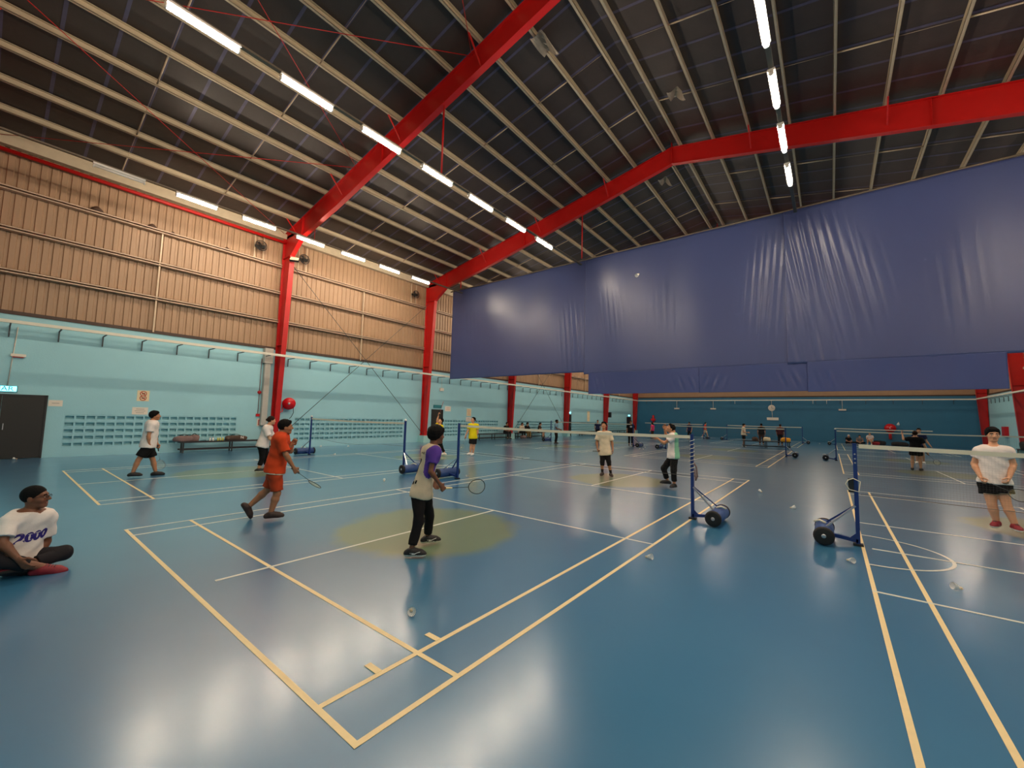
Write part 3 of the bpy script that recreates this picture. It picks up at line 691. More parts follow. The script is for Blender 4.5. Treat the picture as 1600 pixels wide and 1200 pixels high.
# ---------------------------------------------------------------- movable net posts, nets
def net_post(x, y, sx, label, h=1.55, cap=False, wrap=False, winch=False, dl=.8, dx=.42):
    t = thing('net_post', label, 'net post', (x, y, 0), 'movable badminton net posts')
    p = MB(); p.box((x-.025, y-.025, .03), (x+.025, y+.025, h)); p.box((x-.03, y-.03, h), (x+.03, y+.03, h+.012)); po = p.build('upright', M['post_blue'], t)
    f = MB(); f.box((x-.06, y-.05, .003), (x+.06, y+.05, .035)); f.build('foot', M['black_steel'], t)
    xd = x+sx*dx; r = .13
    a = MB(); a.beam((x, y, .07), (xd, y, .12), .05, .05); a.add([(x, y-.01, .05), (x+sx*.14, y-.01, .06), (x, y-.01, .2), (x, y+.01, .05), (x+sx*.14, y+.01, .06), (x, y+.01, .2)], [(0, 1, 2), (5, 4, 3), (0, 3, 4, 1), (1, 4, 5, 2), (2, 5, 3, 0)])
    a.build('base_arm', M['post_blue'], t)
    MB().rev((xd, y-dl/2+.06, r+.012), (0, 1, 0), [(0, r-.02), (.01, r-.008), (dl-.13, r-.008), (dl-.12, r-.02)], 24).build('weight_drum', M['drum_blue'], t)
    for e in (-1, 1):
        wm = MB(); wm.rev((xd, y+e*(dl/2-.03)-.03, r+.014), (0, 1, 0), [(0, r-.03), (.008, r), (.052, r), (.06, r-.03)], 24); wo = wm.build('wheel', M['rubber'], t)
        MB().rev((xd, y+e*(dl/2-.03)-.036, r+.014), (0, 1, 0), [(0, .02), (.004, .03), (.068, .03), (.072, .02)], 12).build('hub_cap', M['steel'], wo)
    for e, m in ((-1, 'steel'), (1, 'post_blue')):
        MB().beam((x+sx*.02, y+e*.02, .58), (xd-sx*.02, y+e*(dl*.22), 2*r-.02), .03, .02).build('brace', M[m], t)
    gp = MB(); gp.path([(xd-.02*sx, y-.02, 2*r+.01), (xd+.05*sx, y+.02, 2*r+.035), (xd+.12*sx, y+.06, 2*r-.0)], .018, 6); gp.build('carry_handle', M['white_tape'], t)
    if cap: MB().rev((x, y, h+.01), (0, 0, 1), [(0, .03), (.02, .04), (.05, .035), (.07, .01)], 12).build('top_cap', M['shuttle_white'], t)
    if wrap:
        mb = MB(); mb.path([(x+.036*math.cos(q), y+.036*math.sin(q), .8+(h-.85)*q/60) for q in np.linspace(0, 60, 160)], .006, 5); mb.build('cord_wrap', M['white_tape'], t)
        mb = MB(); mb.path([(x+.03, y, 1.02), (x+.07, y, .95), (x+.09, y-.02, .78), (x+.06, y, .70), (x+.04, y, .9)], .014, 6); mb.build('cord_bundle', M['bag_grey'], t)
    if winch:
        mb = MB(); mb.box((x-.09, y-.05, .78), (x-.025, y+.05, .98)); mb.build('winch_box', M['black_steel'], t)
        mb = MB(); mb.path([(x-.09, y-.06, .96), (x-.12, y-.07, .9), (x-.08, y-.06, .82), (x+.03, y-.06, .8), (x+.05, y-.05, .95), (x-.03, y-.06, .99)], .007, 5, closed=True); mb.build('cord_loop', M['white_tape'], t)
        for zz in (1.22, 1.28, 1.35): MB().rev((x, y-.024, zz), (0, -1, 0), [(0, .012), (.004, .012)], 10).build('bolt', M['steel'], t)
    return t
net_post(0.0, 6.73, 1, 'near blue net post wound with white cord, right end of middle court', wrap=True, h=1.53)
net_post(2.31, 6.77, -1, 'near blue net post with winch box, left end of right court', winch=True, h=1.5, dx=.40)
net_post(-6.28, 6.90, -1, 'blue net post behind the purple-sleeved player, left end of middle court')
net_post(-8.45, 6.70, 1, 'blue net post left of the purple-sleeved player, with silver brace', cap=True)
net_post(-14.9, 6.89, -1, 'blue net post by the wall, behind the orange player', cap=True)
net_post(0.08, 25.3, 1, 'dark net post below the far bench with yellow bag')
net_post(2.2, 24.97, -1, 'far blue net post with a white cap, right court beyond the curtain', cap=True)
net_post(-6.2, 25.05, -1, 'far net post behind the white and green shirt')
net_post(-8.4, 25.25, 1, 'far net post at the feet of the black-shirted player')
net_post(-14.6, 24.8, -1, 'far net post beside the man in a light blue shirt')
net_post(-.05, 44.6, 1, 'distant net post with drum near far wall, left of the aisle', cap=False)
net_post(2.3, 45.0, -1, 'distant net post with drum near far wall, right of the aisle')
net_post(-6.2, 44.3, -1, 'distant net post left of far bench, right of the runner in red'); net_post(-8.4, 44.3, 1, 'distant net post at the left, beside the runner in red')

def net(x0, x1, y, label, zt=1.52, drop=.74, sag=0.0, dense=True, tape='white_tape', y1=None):
    y1 = y if y1 is None else y1
    t = thing('badminton_net', label, 'net', ((x0+x1)/2, y, zt-drop), 'badminton nets')
    L = x1-x0; n = 24
    top = lambda u: V(x0+L*u, y+(y1-y)*u, zt-.025*math.sin(math.pi*u))
    bot = lambda u: top(u)-V(0, 0, drop+sag*math.sin(math.pi*min(1, u*1.3))*(.5+.5*u))
    tp = MB(); us = np.linspace(0, 1, n)
    for s_, dz in ((-.006, 0), (.006, 0)):
        tp.grid([[top(u)+V(0, s_, 0), top(u)+V(0, s_, -.058)] for u in us], smooth=False)
    tp.grid([[top(u)+V(0, -.006, 0), top(u)+V(0, .006, 0)] for u in us], smooth=False); tp.grid([[top(u)+V(0, -.006, -.058), top(u)+V(0, .006, -.058)] for u in us], smooth=False)
    tp.build('top_tape', M[tape], t)
    ms = MB(); pitch = .03 if dense else .06; r = .00042 if dense else .0009
    for u in np.arange(pitch/L, 1, pitch/L): ms.tube(top(u)-V(0, 0, .06), bot(u), r, n=3, caps=False)
    m = int(drop/pitch)
    for k in range(2, m):
        f = k/m; ms.path([top(u)*(1-f)+bot(u)*f for u in us], r, 3, caps=False)
    ms.build('net_mesh', M['net_cord'], t, kind='stuff')
    MB().path([bot(u) for u in us], .004 if dense else .006, 5).build('bottom_cord', M['net_cord'], t)
    MB().tube(top(0)-V(.04, 0, .03), top(1)+V(.04, 0, -.03), .004, n=5).build('head_cord', M['white_tape'], t)
net(-6.22, -.03, 6.9, 'badminton net of the middle court behind the purple-sleeved player', y1=6.73)
net(-14.84, -8.5, 6.88, 'badminton net of the left court with a drooping dark bottom cord', sag=.16, y1=6.7)
net(2.36, 8.5, 6.77, 'badminton net of the right court in front of the large man', zt=1.5)
net(2.26, 8.4, 24.97, 'badminton net beyond the curtain, right court, under the raised arm', dense=False)
net(-6.1, .04, 25.2, 'badminton net beyond the curtain in front of the far bench', dense=False)
net(-14.5, -8.5, 25.0, 'badminton net beyond the curtain behind the peach shirt', dense=False)
net(-6.15, -.1, 44.4, 'most distant badminton net, before the clock wall', dense=False)
net(2.35, 8.4, 45.0, 'most distant badminton net at right, before the hose reel', dense=False)
net(-14.5, -8.45, 44.3, 'most distant badminton net at left, before the far corner', dense=False)

# ---------------------------------------------------------------- benches, bags and small things
def bench(a, b, label, h=.45, wd=.34, legs=3):
    a = V(*a, 0); b = V(*b, 0); d = unit(b-a); n = V(-d[1], d[0], 0)
    t = thing('bench', label, 'bench', tuple((a+b)/2))
    for s_ in (-1, 1): MB().beam(a+n*s_*wd*.27+V(0, 0, h-.02), b+n*s_*wd*.27+V(0, 0, h-.02), wd*.46, .06).build('seat_plank', M['bench_seat'], t)
    for k in range(legs):
        p = a+(b-a)*(.03+.94*k/(legs-1))
        for s_ in (-1, 1): MB().beam(p+n*s_*wd*.4, p+n*s_*wd*.4+V(0, 0, h-.04), .045, .045, (1, 0, 0)).build('leg', M['black_steel'], t)
        MB().beam(p-n*wd*.4+V(0, 0, .14), p+n*wd*.4+V(0, 0, .14), .03, .03).build('cross_rail', M['black_steel'], t)
    for s_ in (-1, 1): MB().beam(a+n*s_*wd*.4+V(0, 0, .14), b+n*s_*wd*.4+V(0, 0, .14), .03, .06).build('stretcher', M['black_steel'], t)
    return t
bench((-18.5, 3.42), (-18.5, 7.0), 'long black bench with bags against the left wall vent blocks')
bench((-18.55, 20.9), (-18.55, 24.6), 'black bench on the wall behind the yellow-shirted standing player')
bench((-18.55, 25.6), (-18.55, 29.8), 'black bench with seated people between two red columns')
bench((-18.5, 36.5), (-18.5, 42.3), 'distant black bench on wall behind the peach shirt player')
bench((-18.5, 44.0), (-18.5, 48.5), 'distant black bench near the far corner doorway')
bench((-3.1, 32.8), (-.3, 33.9), 'black bench in the middle far court holding a yellow bag', h=.5, wd=.4)
bench((12.35, 36.5), (12.35, 43.0), 'black bench with bags on the right wall behind the large man')

def blob(name, c, rad, label, cat, m, seed=0, group=None, flat=True, squash=.25, yaw=0, extra=None):
    """a soft bag: superellipsoid with a flat base and lumps"""
    r = np.random.default_rng(seed); ph = r.uniform(0, 6, 6); mb = MB(); P = []
    cs, sn = math.cos(yaw), math.sin(yaw)
    for i in range(13):
        th = math.pi*i/12; row = []
        for j in range(25):
            f = 2*math.pi*j/24; e = lambda v, k: math.copysign(abs(v)**k, v)
            x, y, z = e(math.sin(th), .6)*e(math.cos(f), .7), e(math.sin(th), .6)*e(math.sin(f), .7), e(math.cos(th), .7)
            l = 1+.08*math.sin(3*f+ph[0]+2*th)+.06*math.sin(5*f+ph[1])*math.sin(2*th)
            x, y, z = x*rad[0]*l, y*rad[1]*l, z*rad[2]*l
            z = max(z, -rad[2]*(1-squash))
            row.append((c[0]+x*cs-y*sn, c[1]+x*sn+y*cs, c[2]+z+rad[2]*(1-squash)))
        P.append(row)
    t = thing(name, label, cat, tuple(c), group)
    mb.grid(P); mb.build('shell', M[m], t)
    ex = unit(V(cs, sn, 0)) if rad[0] > rad[1] else unit(V(-sn, cs, 0)); L = max(rad[0], rad[1]); zt = rad[2]*(2-squash)
    hp = MB(); cc = V(*c); hp.path([cc+ex*L*q+V(0, 0, zt*(1-.1*abs(q))+.06*math.cos(q/.5*1.57)) for q in np.linspace(-.5, .5, 9)], .012, 6); hp.build('strap', M['bag_black'], t)
    zp = MB(); zp.path([cc+ex*L*q+V(.02, 0, zt*(1-.5*(q)**4)-.004) for q in np.linspace(-.8, .8, 9)], .006, 5); zp.build('zip', M['black_steel'], t)
    return t
BZ = .45
blob('sports_bag', (-18.5, 3.55, BZ), (.16, .33, .13), 'crumpled greyish brown bag hanging over the near end of wall bench', 'bag', 'bag_grey', 1)
blob('sports_bag', (-18.52, 3.9, BZ), (.12, .16, .15), 'small grey bag next to the crumpled bag on the wall bench', 'bag', 'bag_grey', 2)
t = blob('sports_bag', (-18.45, 5.35, BZ), (.15, .42, .12), 'dark brown bag with a white letter mark on the wall bench', 'bag', 'bag_brown', 3)
lt = MB(); letters(lt, 'N', .16, V(-18.28, 5.55, BZ+.13), (0, 1, 0), unit(V(-.25, 0, 1))); lt.build('white_mark', M['shuttle_white'], t)
def bottle(c, label, m, h=.16, r=.032):
    t = thing('bottle', label, 'bottle', c, 'bottles on the wall bench')
    MB().rev(c, (0, 0, 1), [(0, r*.9), (.01, r), (h*.65, r), (h*.8, r*.45), (h*.86, r*.4)], 12).build('body', M[m], t)
    MB().rev(V(*c)+V(0, 0, h*.86), (0, 0, 1), [(0, r*.45), (h*.12, r*.45)], 10).build('cap', M['bottle_white' if m != 'bottle_white' else 'ink_red'], t)
for k, (yy, m, lab) in enumerate(((4.42, 'bottle_white', 'white bottle on wall bench, nearest the grey bag'), (4.52, 'bottle_white', 'second white bottle on the wall bench'), (4.70, 'bottle_yellow', 'yellow bottle on the wall bench, first of three'), (4.78, 'bottle_yellow', 'yellow bottle on the wall bench, middle of three'), (4.87, 'bottle_yellow', 'yellow bottle on the wall bench, last of three'), (5.05, 'ink_red', 'dark red bottle beside the brown bag on bench'))):
    bottle((-18.42, yy, BZ), lab, m)
blob('sports_bag', (-.55, 33.7, .5), (.3, .2, .17), 'bright yellow bag on the right end of far bench', 'bag', 'bag_yellow', 4)
blob('sports_bag', (-1.65, 33.35, .5), (.22, .17, .16), 'cream bag in the middle of the far bench', 'bag', 'paper_yellow', 5)
blob('sports_bag', (-2.35, 33.1, .5), (.2, .15, .15), 'brown bag left of the cream bag on far bench', 'bag', 'bag_brown', 6)
blob('sports_bag', (12.3, 38.0, .45), (.18, .5, .3), 'big black bag on the right wall bench, nearer one', 'bag', 'bag_black', 7)
blob('sports_bag', (12.3, 40.2, .45), (.18, .5, .28), 'dark red bag on the right wall bench', 'bag', 'bag_red', 8)
blob('sports_bag', (12.3, 41.8, .45), (.18, .5, .3), 'black bag at the far end of right wall bench', 'bag', 'bag_black', 9)
blob('sports_bag', (5.6, 51.4, 0), (.5, .25, .22), 'black bag on the floor under the far hose reel', 'bag', 'bag_black', 10)
blob('sports_bag', (5.35, 50.9, 0), (.3, .2, .16), 'red bag on the floor in front of the black bag at the far wall', 'bag', 'bag_red', 11)
blob('sports_bag', (-18.15, 26.1, 0), (.2, .3, .16), 'purple-grey bag on the floor under the seated group', 'bag', 'bag_grey', 12)
blob('sports_bag', (7.0, 50.9, 0), (.6, .25, .2), 'long dark bag on the floor right of the far hose reel', 'bag', 'bag_black', 13)

def shuttle_meshes():
    s_ = MB(); n = 16
    for k in range(n):
        a0, a1 = 2*math.pi*(k-.32)/n, 2*math.pi*(k+.32)/n; am = 2*math.pi*k/n
        p = [(.012*math.cos(am), .012*math.sin(am), .012), (.026*math.cos(a0), .026*math.sin(a0), .05), (.034*math.cos(a0), .034*math.sin(a0), .078), (.034*math.cos(a1), .034*math.sin(a1), .078), (.026*math.cos(a1), .026*math.sin(a1), .05)]
        s_.add(p+[(q[0]*.96, q[1]*.96, q[2]) for q in p], [(0, 1, 2, 3, 4), (9, 8, 7, 6, 5)])
    s_.path([(.02*math.cos(q), .02*math.sin(q), .032) for q in np.linspace(0, 6.283, 13)[:-1]], .0015, 4, closed=True)
    c = MB(); c.rev((0, 0, 0), (0, 0, 1), [(-.012, .004), (-.009, .009), (0, .0135), (.012, .0135), (.014, .012)], 14)
    return s_.mesh('feather_skirt', M['shuttle_white']), c.mesh('cork', M['cork'])
SM = shuttle_meshes()
def shuttle(p, label, up=None, s_=1.1):
    t = thing('shuttlecock', label, 'shuttlecock', p, 'shuttlecocks')
    link('feather_skirt', SM[0], t); link('cork', SM[1], t); t.scale = (s_,)*3
    t.rotation_euler = up if up is not None else (math.radians(74), 0, random.uniform(0, 6.28))
SZ = .024
for p, lab in (((1.32, 9.2), 'shuttlecock on open floor between the two near posts'), ((-.98, 1.14), 'shuttlecock on the floor inside the near court, front right'), ((-7.2, 5.15), 'shuttlecock on the floor left of the purple-sleeved player'),
               ((-6.37, 7.42), 'shuttlecock on the sideline behind the racket head'), ((-6.9, 23.0), 'shuttlecock on far floor below the black shirt, nearest of three'), ((-7.3, 23.4), 'shuttlecock on far floor below the black shirt, left of three'), ((-7.5, 25.0), 'shuttlecock on far floor below the black shirt, right of three'),
               ((-18.6, 9.2), 'shuttlecock at the wall foot below the left net, left one'), ((-17.9, 10.4), 'shuttlecock at the wall foot below the left net, right one'), ((-14.36, 7.64), 'shuttlecock on the floor under the left net'), ((-18.5, 8.3), 'shuttlecock by the wall beside the wall-side net post'),
               ((-14.0, 14.8), 'shuttlecock on floor left of the yellow-shirted standing player'), ((1.13, 45.8), 'shuttlecock on the far aisle floor between distant posts'), ((3.12, 5.4), 'shuttlecock in the right court below the painted arc'), ((2.16, 5.73), 'shuttlecock on the left sideline of the right court'),
               ((.11, 4.03), 'shuttlecock on the right sideline of the near court'), ((.59, 11.02), 'shuttlecock on the aisle floor beyond the near court corner'), ((-18.6, -.68), 'shuttlecock at the foot of the black double door')):
    shuttle((p[0], p[1], SZ), lab)
shuttle((-1.87, 9.0, 5.65), 'shuttlecock high in the air before the blue curtain', (2.2, .4, 0), 1.5)
shuttle((4.45, 24.0, 1.97), 'shuttlecock in the air above the raised far hand', (2.6, .2, 0), 1.6)

# ---------------------------------------------------------------- people: signed distance bodies turned into one continuous skin
def smin(a, b, k):
    h = np.clip(.5+.5*(b-a)/k, 0, 1); return b*(1-h)+a*h-k*h*(1-h)
class Field:
    def __init__(s, lo, hi, h):
        s.lo = np.asarray(lo, float); s.h = h; s.n = np.maximum(np.ceil((np.asarray(hi)-s.lo)/h).astype(int)+1, 4)
        s.D = np.full(s.n, .15, np.float32)
    def sub(s, lo, hi):
        a = np.clip(np.floor((np.asarray(lo)-s.lo)/s.h).astype(int), 0, s.n-1); b = np.clip(np.ceil((np.asarray(hi)-s.lo)/s.h).astype(int)+1, 1, s.n)
        ax = [s.lo[i]+s.h*np.arange(a[i], max(b[i], a[i]+1)) for i in range(3)]
        return tuple(slice(a[i], max(b[i], a[i]+1)) for i in range(3)), ax[0][:, None, None], ax[1][None, :, None], ax[2][None, None, :]
    def put(s, sl, d, k, op='add'):
        if op == 'add': s.D[sl] = smin(s.D[sl], d, k)
        else: s.D[sl] = -smin(-s.D[sl], d, k)
    def seg(s, a, b, ra, rb=None, k=.02, flat=None, sc_=1.0, op='add'):
        a = np.asarray(a, float); b = np.asarray(b, float); rb = ra if rb is None else rb; R = max(ra, rb)*max(1, sc_)+.07
        sl, X, Y, Z = s.sub(np.minimum(a, b)-R, np.maximum(a, b)+R)
        d = b-a; L = max(d@d, 1e-9)
        t = np.clip(((X-a[0])*d[0]+(Y-a[1])*d[1]+(Z-a[2])*d[2])/L, 0, 1)
        px, py, pz = X-a[0]-t*d[0], Y-a[1]-t*d[1], Z-a[2]-t*d[2]
        if flat is not None:
            w_ = (px*flat[0]+py*flat[1]+pz*flat[2])*(1/sc_-1); px, py, pz = px+w_*flat[0], py+w_*flat[1], pz+w_*flat[2]
        dist = np.sqrt(px*px+py*py+pz*pz)-(ra+(rb-ra)*t)
        if flat is not None and sc_ < 1: dist = dist*(sc_*.5+.5)
        s.put(sl, dist.astype(np.float32), k, op); return s
    def ell(s, c, axes, rad, k=.02, op='add'):
        c = np.asarray(c, float); R = max(rad)+.06
        sl, X, Y, Z = s.sub(c-R, c+R); q = []
        for ax, r in zip(axes, rad): q.append(((X-c[0])*ax[0]+(Y-c[1])*ax[1]+(Z-c[2])*ax[2])/r)
        k0 = np.sqrt(q[0]**2+q[1]**2+q[2]**2); k1 = np.sqrt((q[0]/rad[0])**2+(q[1]/rad[1])**2+(q[2]/rad[2])**2)
        s.put(sl, (k0*(k0-1)/np.maximum(k1, 1e-6)).astype(np.float32), k, op); return s
    def cut(s, p, n):
        """keep the side the normal points away from"""
        p = np.asarray(p, float); n = unit(n); X, Y, Z = [s.lo[i]+s.h*np.arange(s.n[i]) for i in range(3)]
        d = (X-p[0])[:, None, None]*n[0]+(Y-p[1])[None, :, None]*n[1]+(Z-p[2])[None, None, :]*n[2]
        s.D = np.maximum(s.D, d.astype(np.float32)); return s
    def like(s): return Field(s.lo, s.lo+s.h*(s.n-1), s.h)
    def wrinkle(s, amp, f):
        X, Y, Z = [s.lo[i]+s.h*np.arange(s.n[i]) for i in range(3)]; X = X[:, None, None]; Y = Y[None, :, None]; Z = Z[None, None, :]
        s.D = s.D+(amp*(np.sin(f*X+.6*f*Z)*np.sin(.8*f*Y-.5*f*Z+1)+.6*np.sin(1.7*f*Z+f*X-.7*f*Y))).astype(np.float32); return s
    def sample(s, P):
        q = (np.asarray(P)-s.lo)/s.h; i = np.clip(np.floor(q).astype(int), 0, s.n-2); f = q-i; r = 0
        for dx in (0, 1):
            for dy in (0, 1):
                for dz in (0, 1):
                    w_ = (f[:, 0] if dx else 1-f[:, 0])*(f[:, 1] if dy else 1-f[:, 1])*(f[:, 2] if dz else 1-f[:, 2])
                    r = r+w_*s.D[i[:, 0]+dx, i[:, 1]+dy, i[:, 2]+dz]
        return r
    def project(s, P, d, off=.003, dist=.25):
        """slide points along d until they reach the surface"""
        P = np.array(P, float); d = unit(d); t = np.zeros(len(P)); done = np.zeros(len(P), bool)
        for _ in range(int(dist/.004)):
            v = s.sample(P+t[:, None]*d); done |= v < off; t = np.where(done, t, t+.004)
        return P+t[:, None]*d
    def mesh(s):
        D = s.D; n = D.shape; ins = D < 0
        base = [slice(0, n[i]-1) for i in range(3)]
        cnt = np.zeros([x-1 for x in n], np.int8); corners = {}
        for dx in (0, 1):
            for dy in (0, 1):
                for dz in (0, 1): cnt += ins[dx:n[0]-1+dx, dy:n[1]-1+dy, dz:n[2]-1+dz]
        act = (cnt > 0) & (cnt < 8); idx = np.argwhere(act)
        if not len(idx): return np.zeros((0, 3)), np.zeros((0, 4), int)
        ids = np.full(act.shape, -1, np.int64); ids[act] = np.arange(len(idx))
        acc = np.zeros((len(idx), 3)); num = np.zeros(len(idx))
        for ax in range(3):
            o1, o2 = [i for i in range(3) if i != ax]
            for p in (0, 1):
                for q in (0, 1):
                    c0 = np.zeros(3, int); c0[o1] = p; c0[o2] = q; c1 = c0.copy(); c1[ax] = 1
                    a = D[tuple((idx+c0).T)]; b = D[tuple((idx+c1).T)]; m = (a < 0) != (b < 0)
                    t = np.where(m, a/np.where(a == b, 1, a-b), 0); P = np.tile(c0.astype(float), (len(idx), 1)); P[:, ax] = t
                    acc[m] += P[m]; num[m] += 1
        v = s.lo+s.h*(idx+acc/num[:, None]); F = []
        for ax in range(3):
            o1, o2 = [(1, 2), (2, 0), (0, 1)][ax]
            sl0 = [slice(1, n[i]-1) for i in range(3)]; sl0[ax] = slice(0, n[ax]-1); sl1 = list(sl0); sl1[ax] = slice(1, n[ax])
            a = ins[tuple(sl0)]; b = ins[tuple(sl1)]
            for flip in (0, 1):
                e = np.argwhere((a & ~b) if not flip else (~a & b))
                if not len(e): continue
                add = np.ones(3, int); add[ax] = 0; e = e+add
                def cell(d1, d2):
                    q = e.copy(); q[:, o1] -= d1; q[:, o2] -= d2; return ids[tuple(q.T)]
                quad = np.stack([cell(1, 1), cell(0, 1), cell(0, 0), cell(1, 0)], 1)
                F.append(quad if not flip else quad[:, ::-1])
        return v, np.concatenate(F)
class Skin(MB):
    def surf(s, v, f, mi=None):
        s.v.append(v); mi = np.zeros(len(f), int) if mi is None else mi
        s.f += (f+s.n).tolist(); s.mi += mi.tolist(); s.sm += [True]*len(f); s.n += len(v)

SKINS = {k: mat('skin_'+k, c, .5, var=.05, scale=30, bump=.03) for k, c in dict(tan=rgb(186, 128, 92), brown=rgb(120, 74, 50), light=rgb(214, 158, 122), olive=rgb(168, 112, 78)).items()}
mat('hair_black', rgb(12, 10, 10), .7, var=.3, scale=60, bump=.5, bscale=120, spec=.15); mat('hair_brown', rgb(40, 26, 20), .7, var=.3, scale=60, bump=.5, bscale=120, spec=.15)
mat('lip', rgb(166, 98, 82), .5); mat('eye_white', rgb(225, 220, 212), .3, var=0); mat('iris', rgb(25, 16, 12), .2, var=0)
def cloth(n, c, var=.1): mat('cloth_'+n, c, .85, var=var, scale=12, bump=.10, bscale=40, spec=.2); return MATS['cloth_'+n]
for n_, c_ in dict(white=rgb(238, 228, 222), cream=rgb(232, 214, 186), orange=rgb(206, 70, 32), rust=rgb(182, 66, 34), beige=rgb(206, 190, 164), purple=rgb(92, 62, 150), black=rgb(20, 19, 21), charcoal=rgb(38, 36, 40), yellow=rgb(240, 220, 20), skyblue=rgb(140, 178, 200), navy=rgb(28, 36, 76), maroon=rgb(70, 24, 30), red=rgb(210, 60, 50), pink=rgb(206, 60, 110), mint=rgb(130, 190, 158), khaki=rgb(150, 116, 62), brown=rgb(70, 48, 40), grey=rgb(120, 116, 116), letter=rgb(58, 48, 130)).items(): cloth(n_, c_)
for n_, c_ in dict(black=rgb(24, 22, 22), white=rgb(235, 230, 224), red=rgb(132, 26, 40), sole=rgb(225, 218, 208), brown=rgb(52, 34, 30), grey=rgb(90, 84, 82)).items(): mat('shoe_'+n_, c_, .6, var=.08, bump=.1)

def foot(F, an, toe, up, s_=1.0, r=1.0):
    f = unit(np.asarray(toe)-np.asarray(an)-up*((np.asarray(toe)-np.asarray(an))@up))
    sole = an-up*.085*s_
    heel = sole-f*.055*s_+up*.034*s_; ball = sole+f*.115*s_+up*.03*s_; tip = sole+f*.165*s_+up*.026*s_
    F.seg(heel, sole+up*.05*s_, .036*r*s_, .042*r*s_, .03); F.seg(heel, ball, .036*r*s_, .043*r*s_, .03); F.seg(ball, tip, .043*r*s_, .032*r*s_, .03); F.seg(an-up*.02*s_, ball+up*.012*s_, .050*r*s_, .034*r*s_, .03)
    return sole, f
def hand(sk, wr, d, n, side, curl, h, s_=1.0, mi=0, thumb=1.0):
    """wr wrist, d direction of the fingers, n back-of-hand normal, side toward the thumb, curl 0..1"""
    d = unit(d); n = unit(n-d*(n@d)); sd = unit(np.cross(d, n)); sd = sd if sd@side > 0 else -sd
    R = .2*s_; F = Field(wr-R, wr+R, h)
    for o, a in ((-.026, .0), (-.009, .0), (.009, .0), (.026, .0)):
        F.seg(wr+d*.005+sd*o*.5*s_, wr+(d*.085+sd*o)*s_, .017*s_, .014*s_, .012, n, .75)
    F.seg(wr-d*.04*s_, wr+d*.02*s_, .027*s_, .024*s_, .015, n, .8)
    for i, (o, L) in enumerate(((.029, .072), (.010, .082), (-.010, .076), (-.028, .058))):
        p = wr+(d*.088+sd*o)*s_; ang = curl*(.9+.06*i)+.12; dirv = d*math.cos(ang*.8)-n*math.sin(ang*.8); ls = (.46, .30, .26)
        tot = ang*.8; rr = .0092*s_
        for j, l in enumerate(ls):
            q = p+dirv*L*l*s_; F.seg(p, q, rr, rr*.93, .004); rr *= .93; p = q; tot += ang*(1.05 if j == 0 else .75); dirv = d*math.cos(tot)-n*math.sin(tot)
    p = wr+(d*.022+sd*.022)*s_; dv = unit(d*.55+sd*.8*thumb-n*(.25+.5*curl)); q = p+dv*.045*s_; F.seg(p, q, .0135*s_, .0115*s_, .012)
    dv = unit(d*.85+sd*(.35-.6*curl)-n*(.3+.7*curl)); p = q; q = p+dv*.034*s_; F.seg(p, q, .0112*s_, .010*s_, .005); dv = unit(dv-sd*.3*curl); F.seg(q, q+dv*.024*s_, .010*s_, .0085*s_, .004)
    v, f = F.mesh(); sk.surf(v, f, np.full(len(f), mi))
    return wr+d*.075*s_-n*.03*s_    # centre of the grip

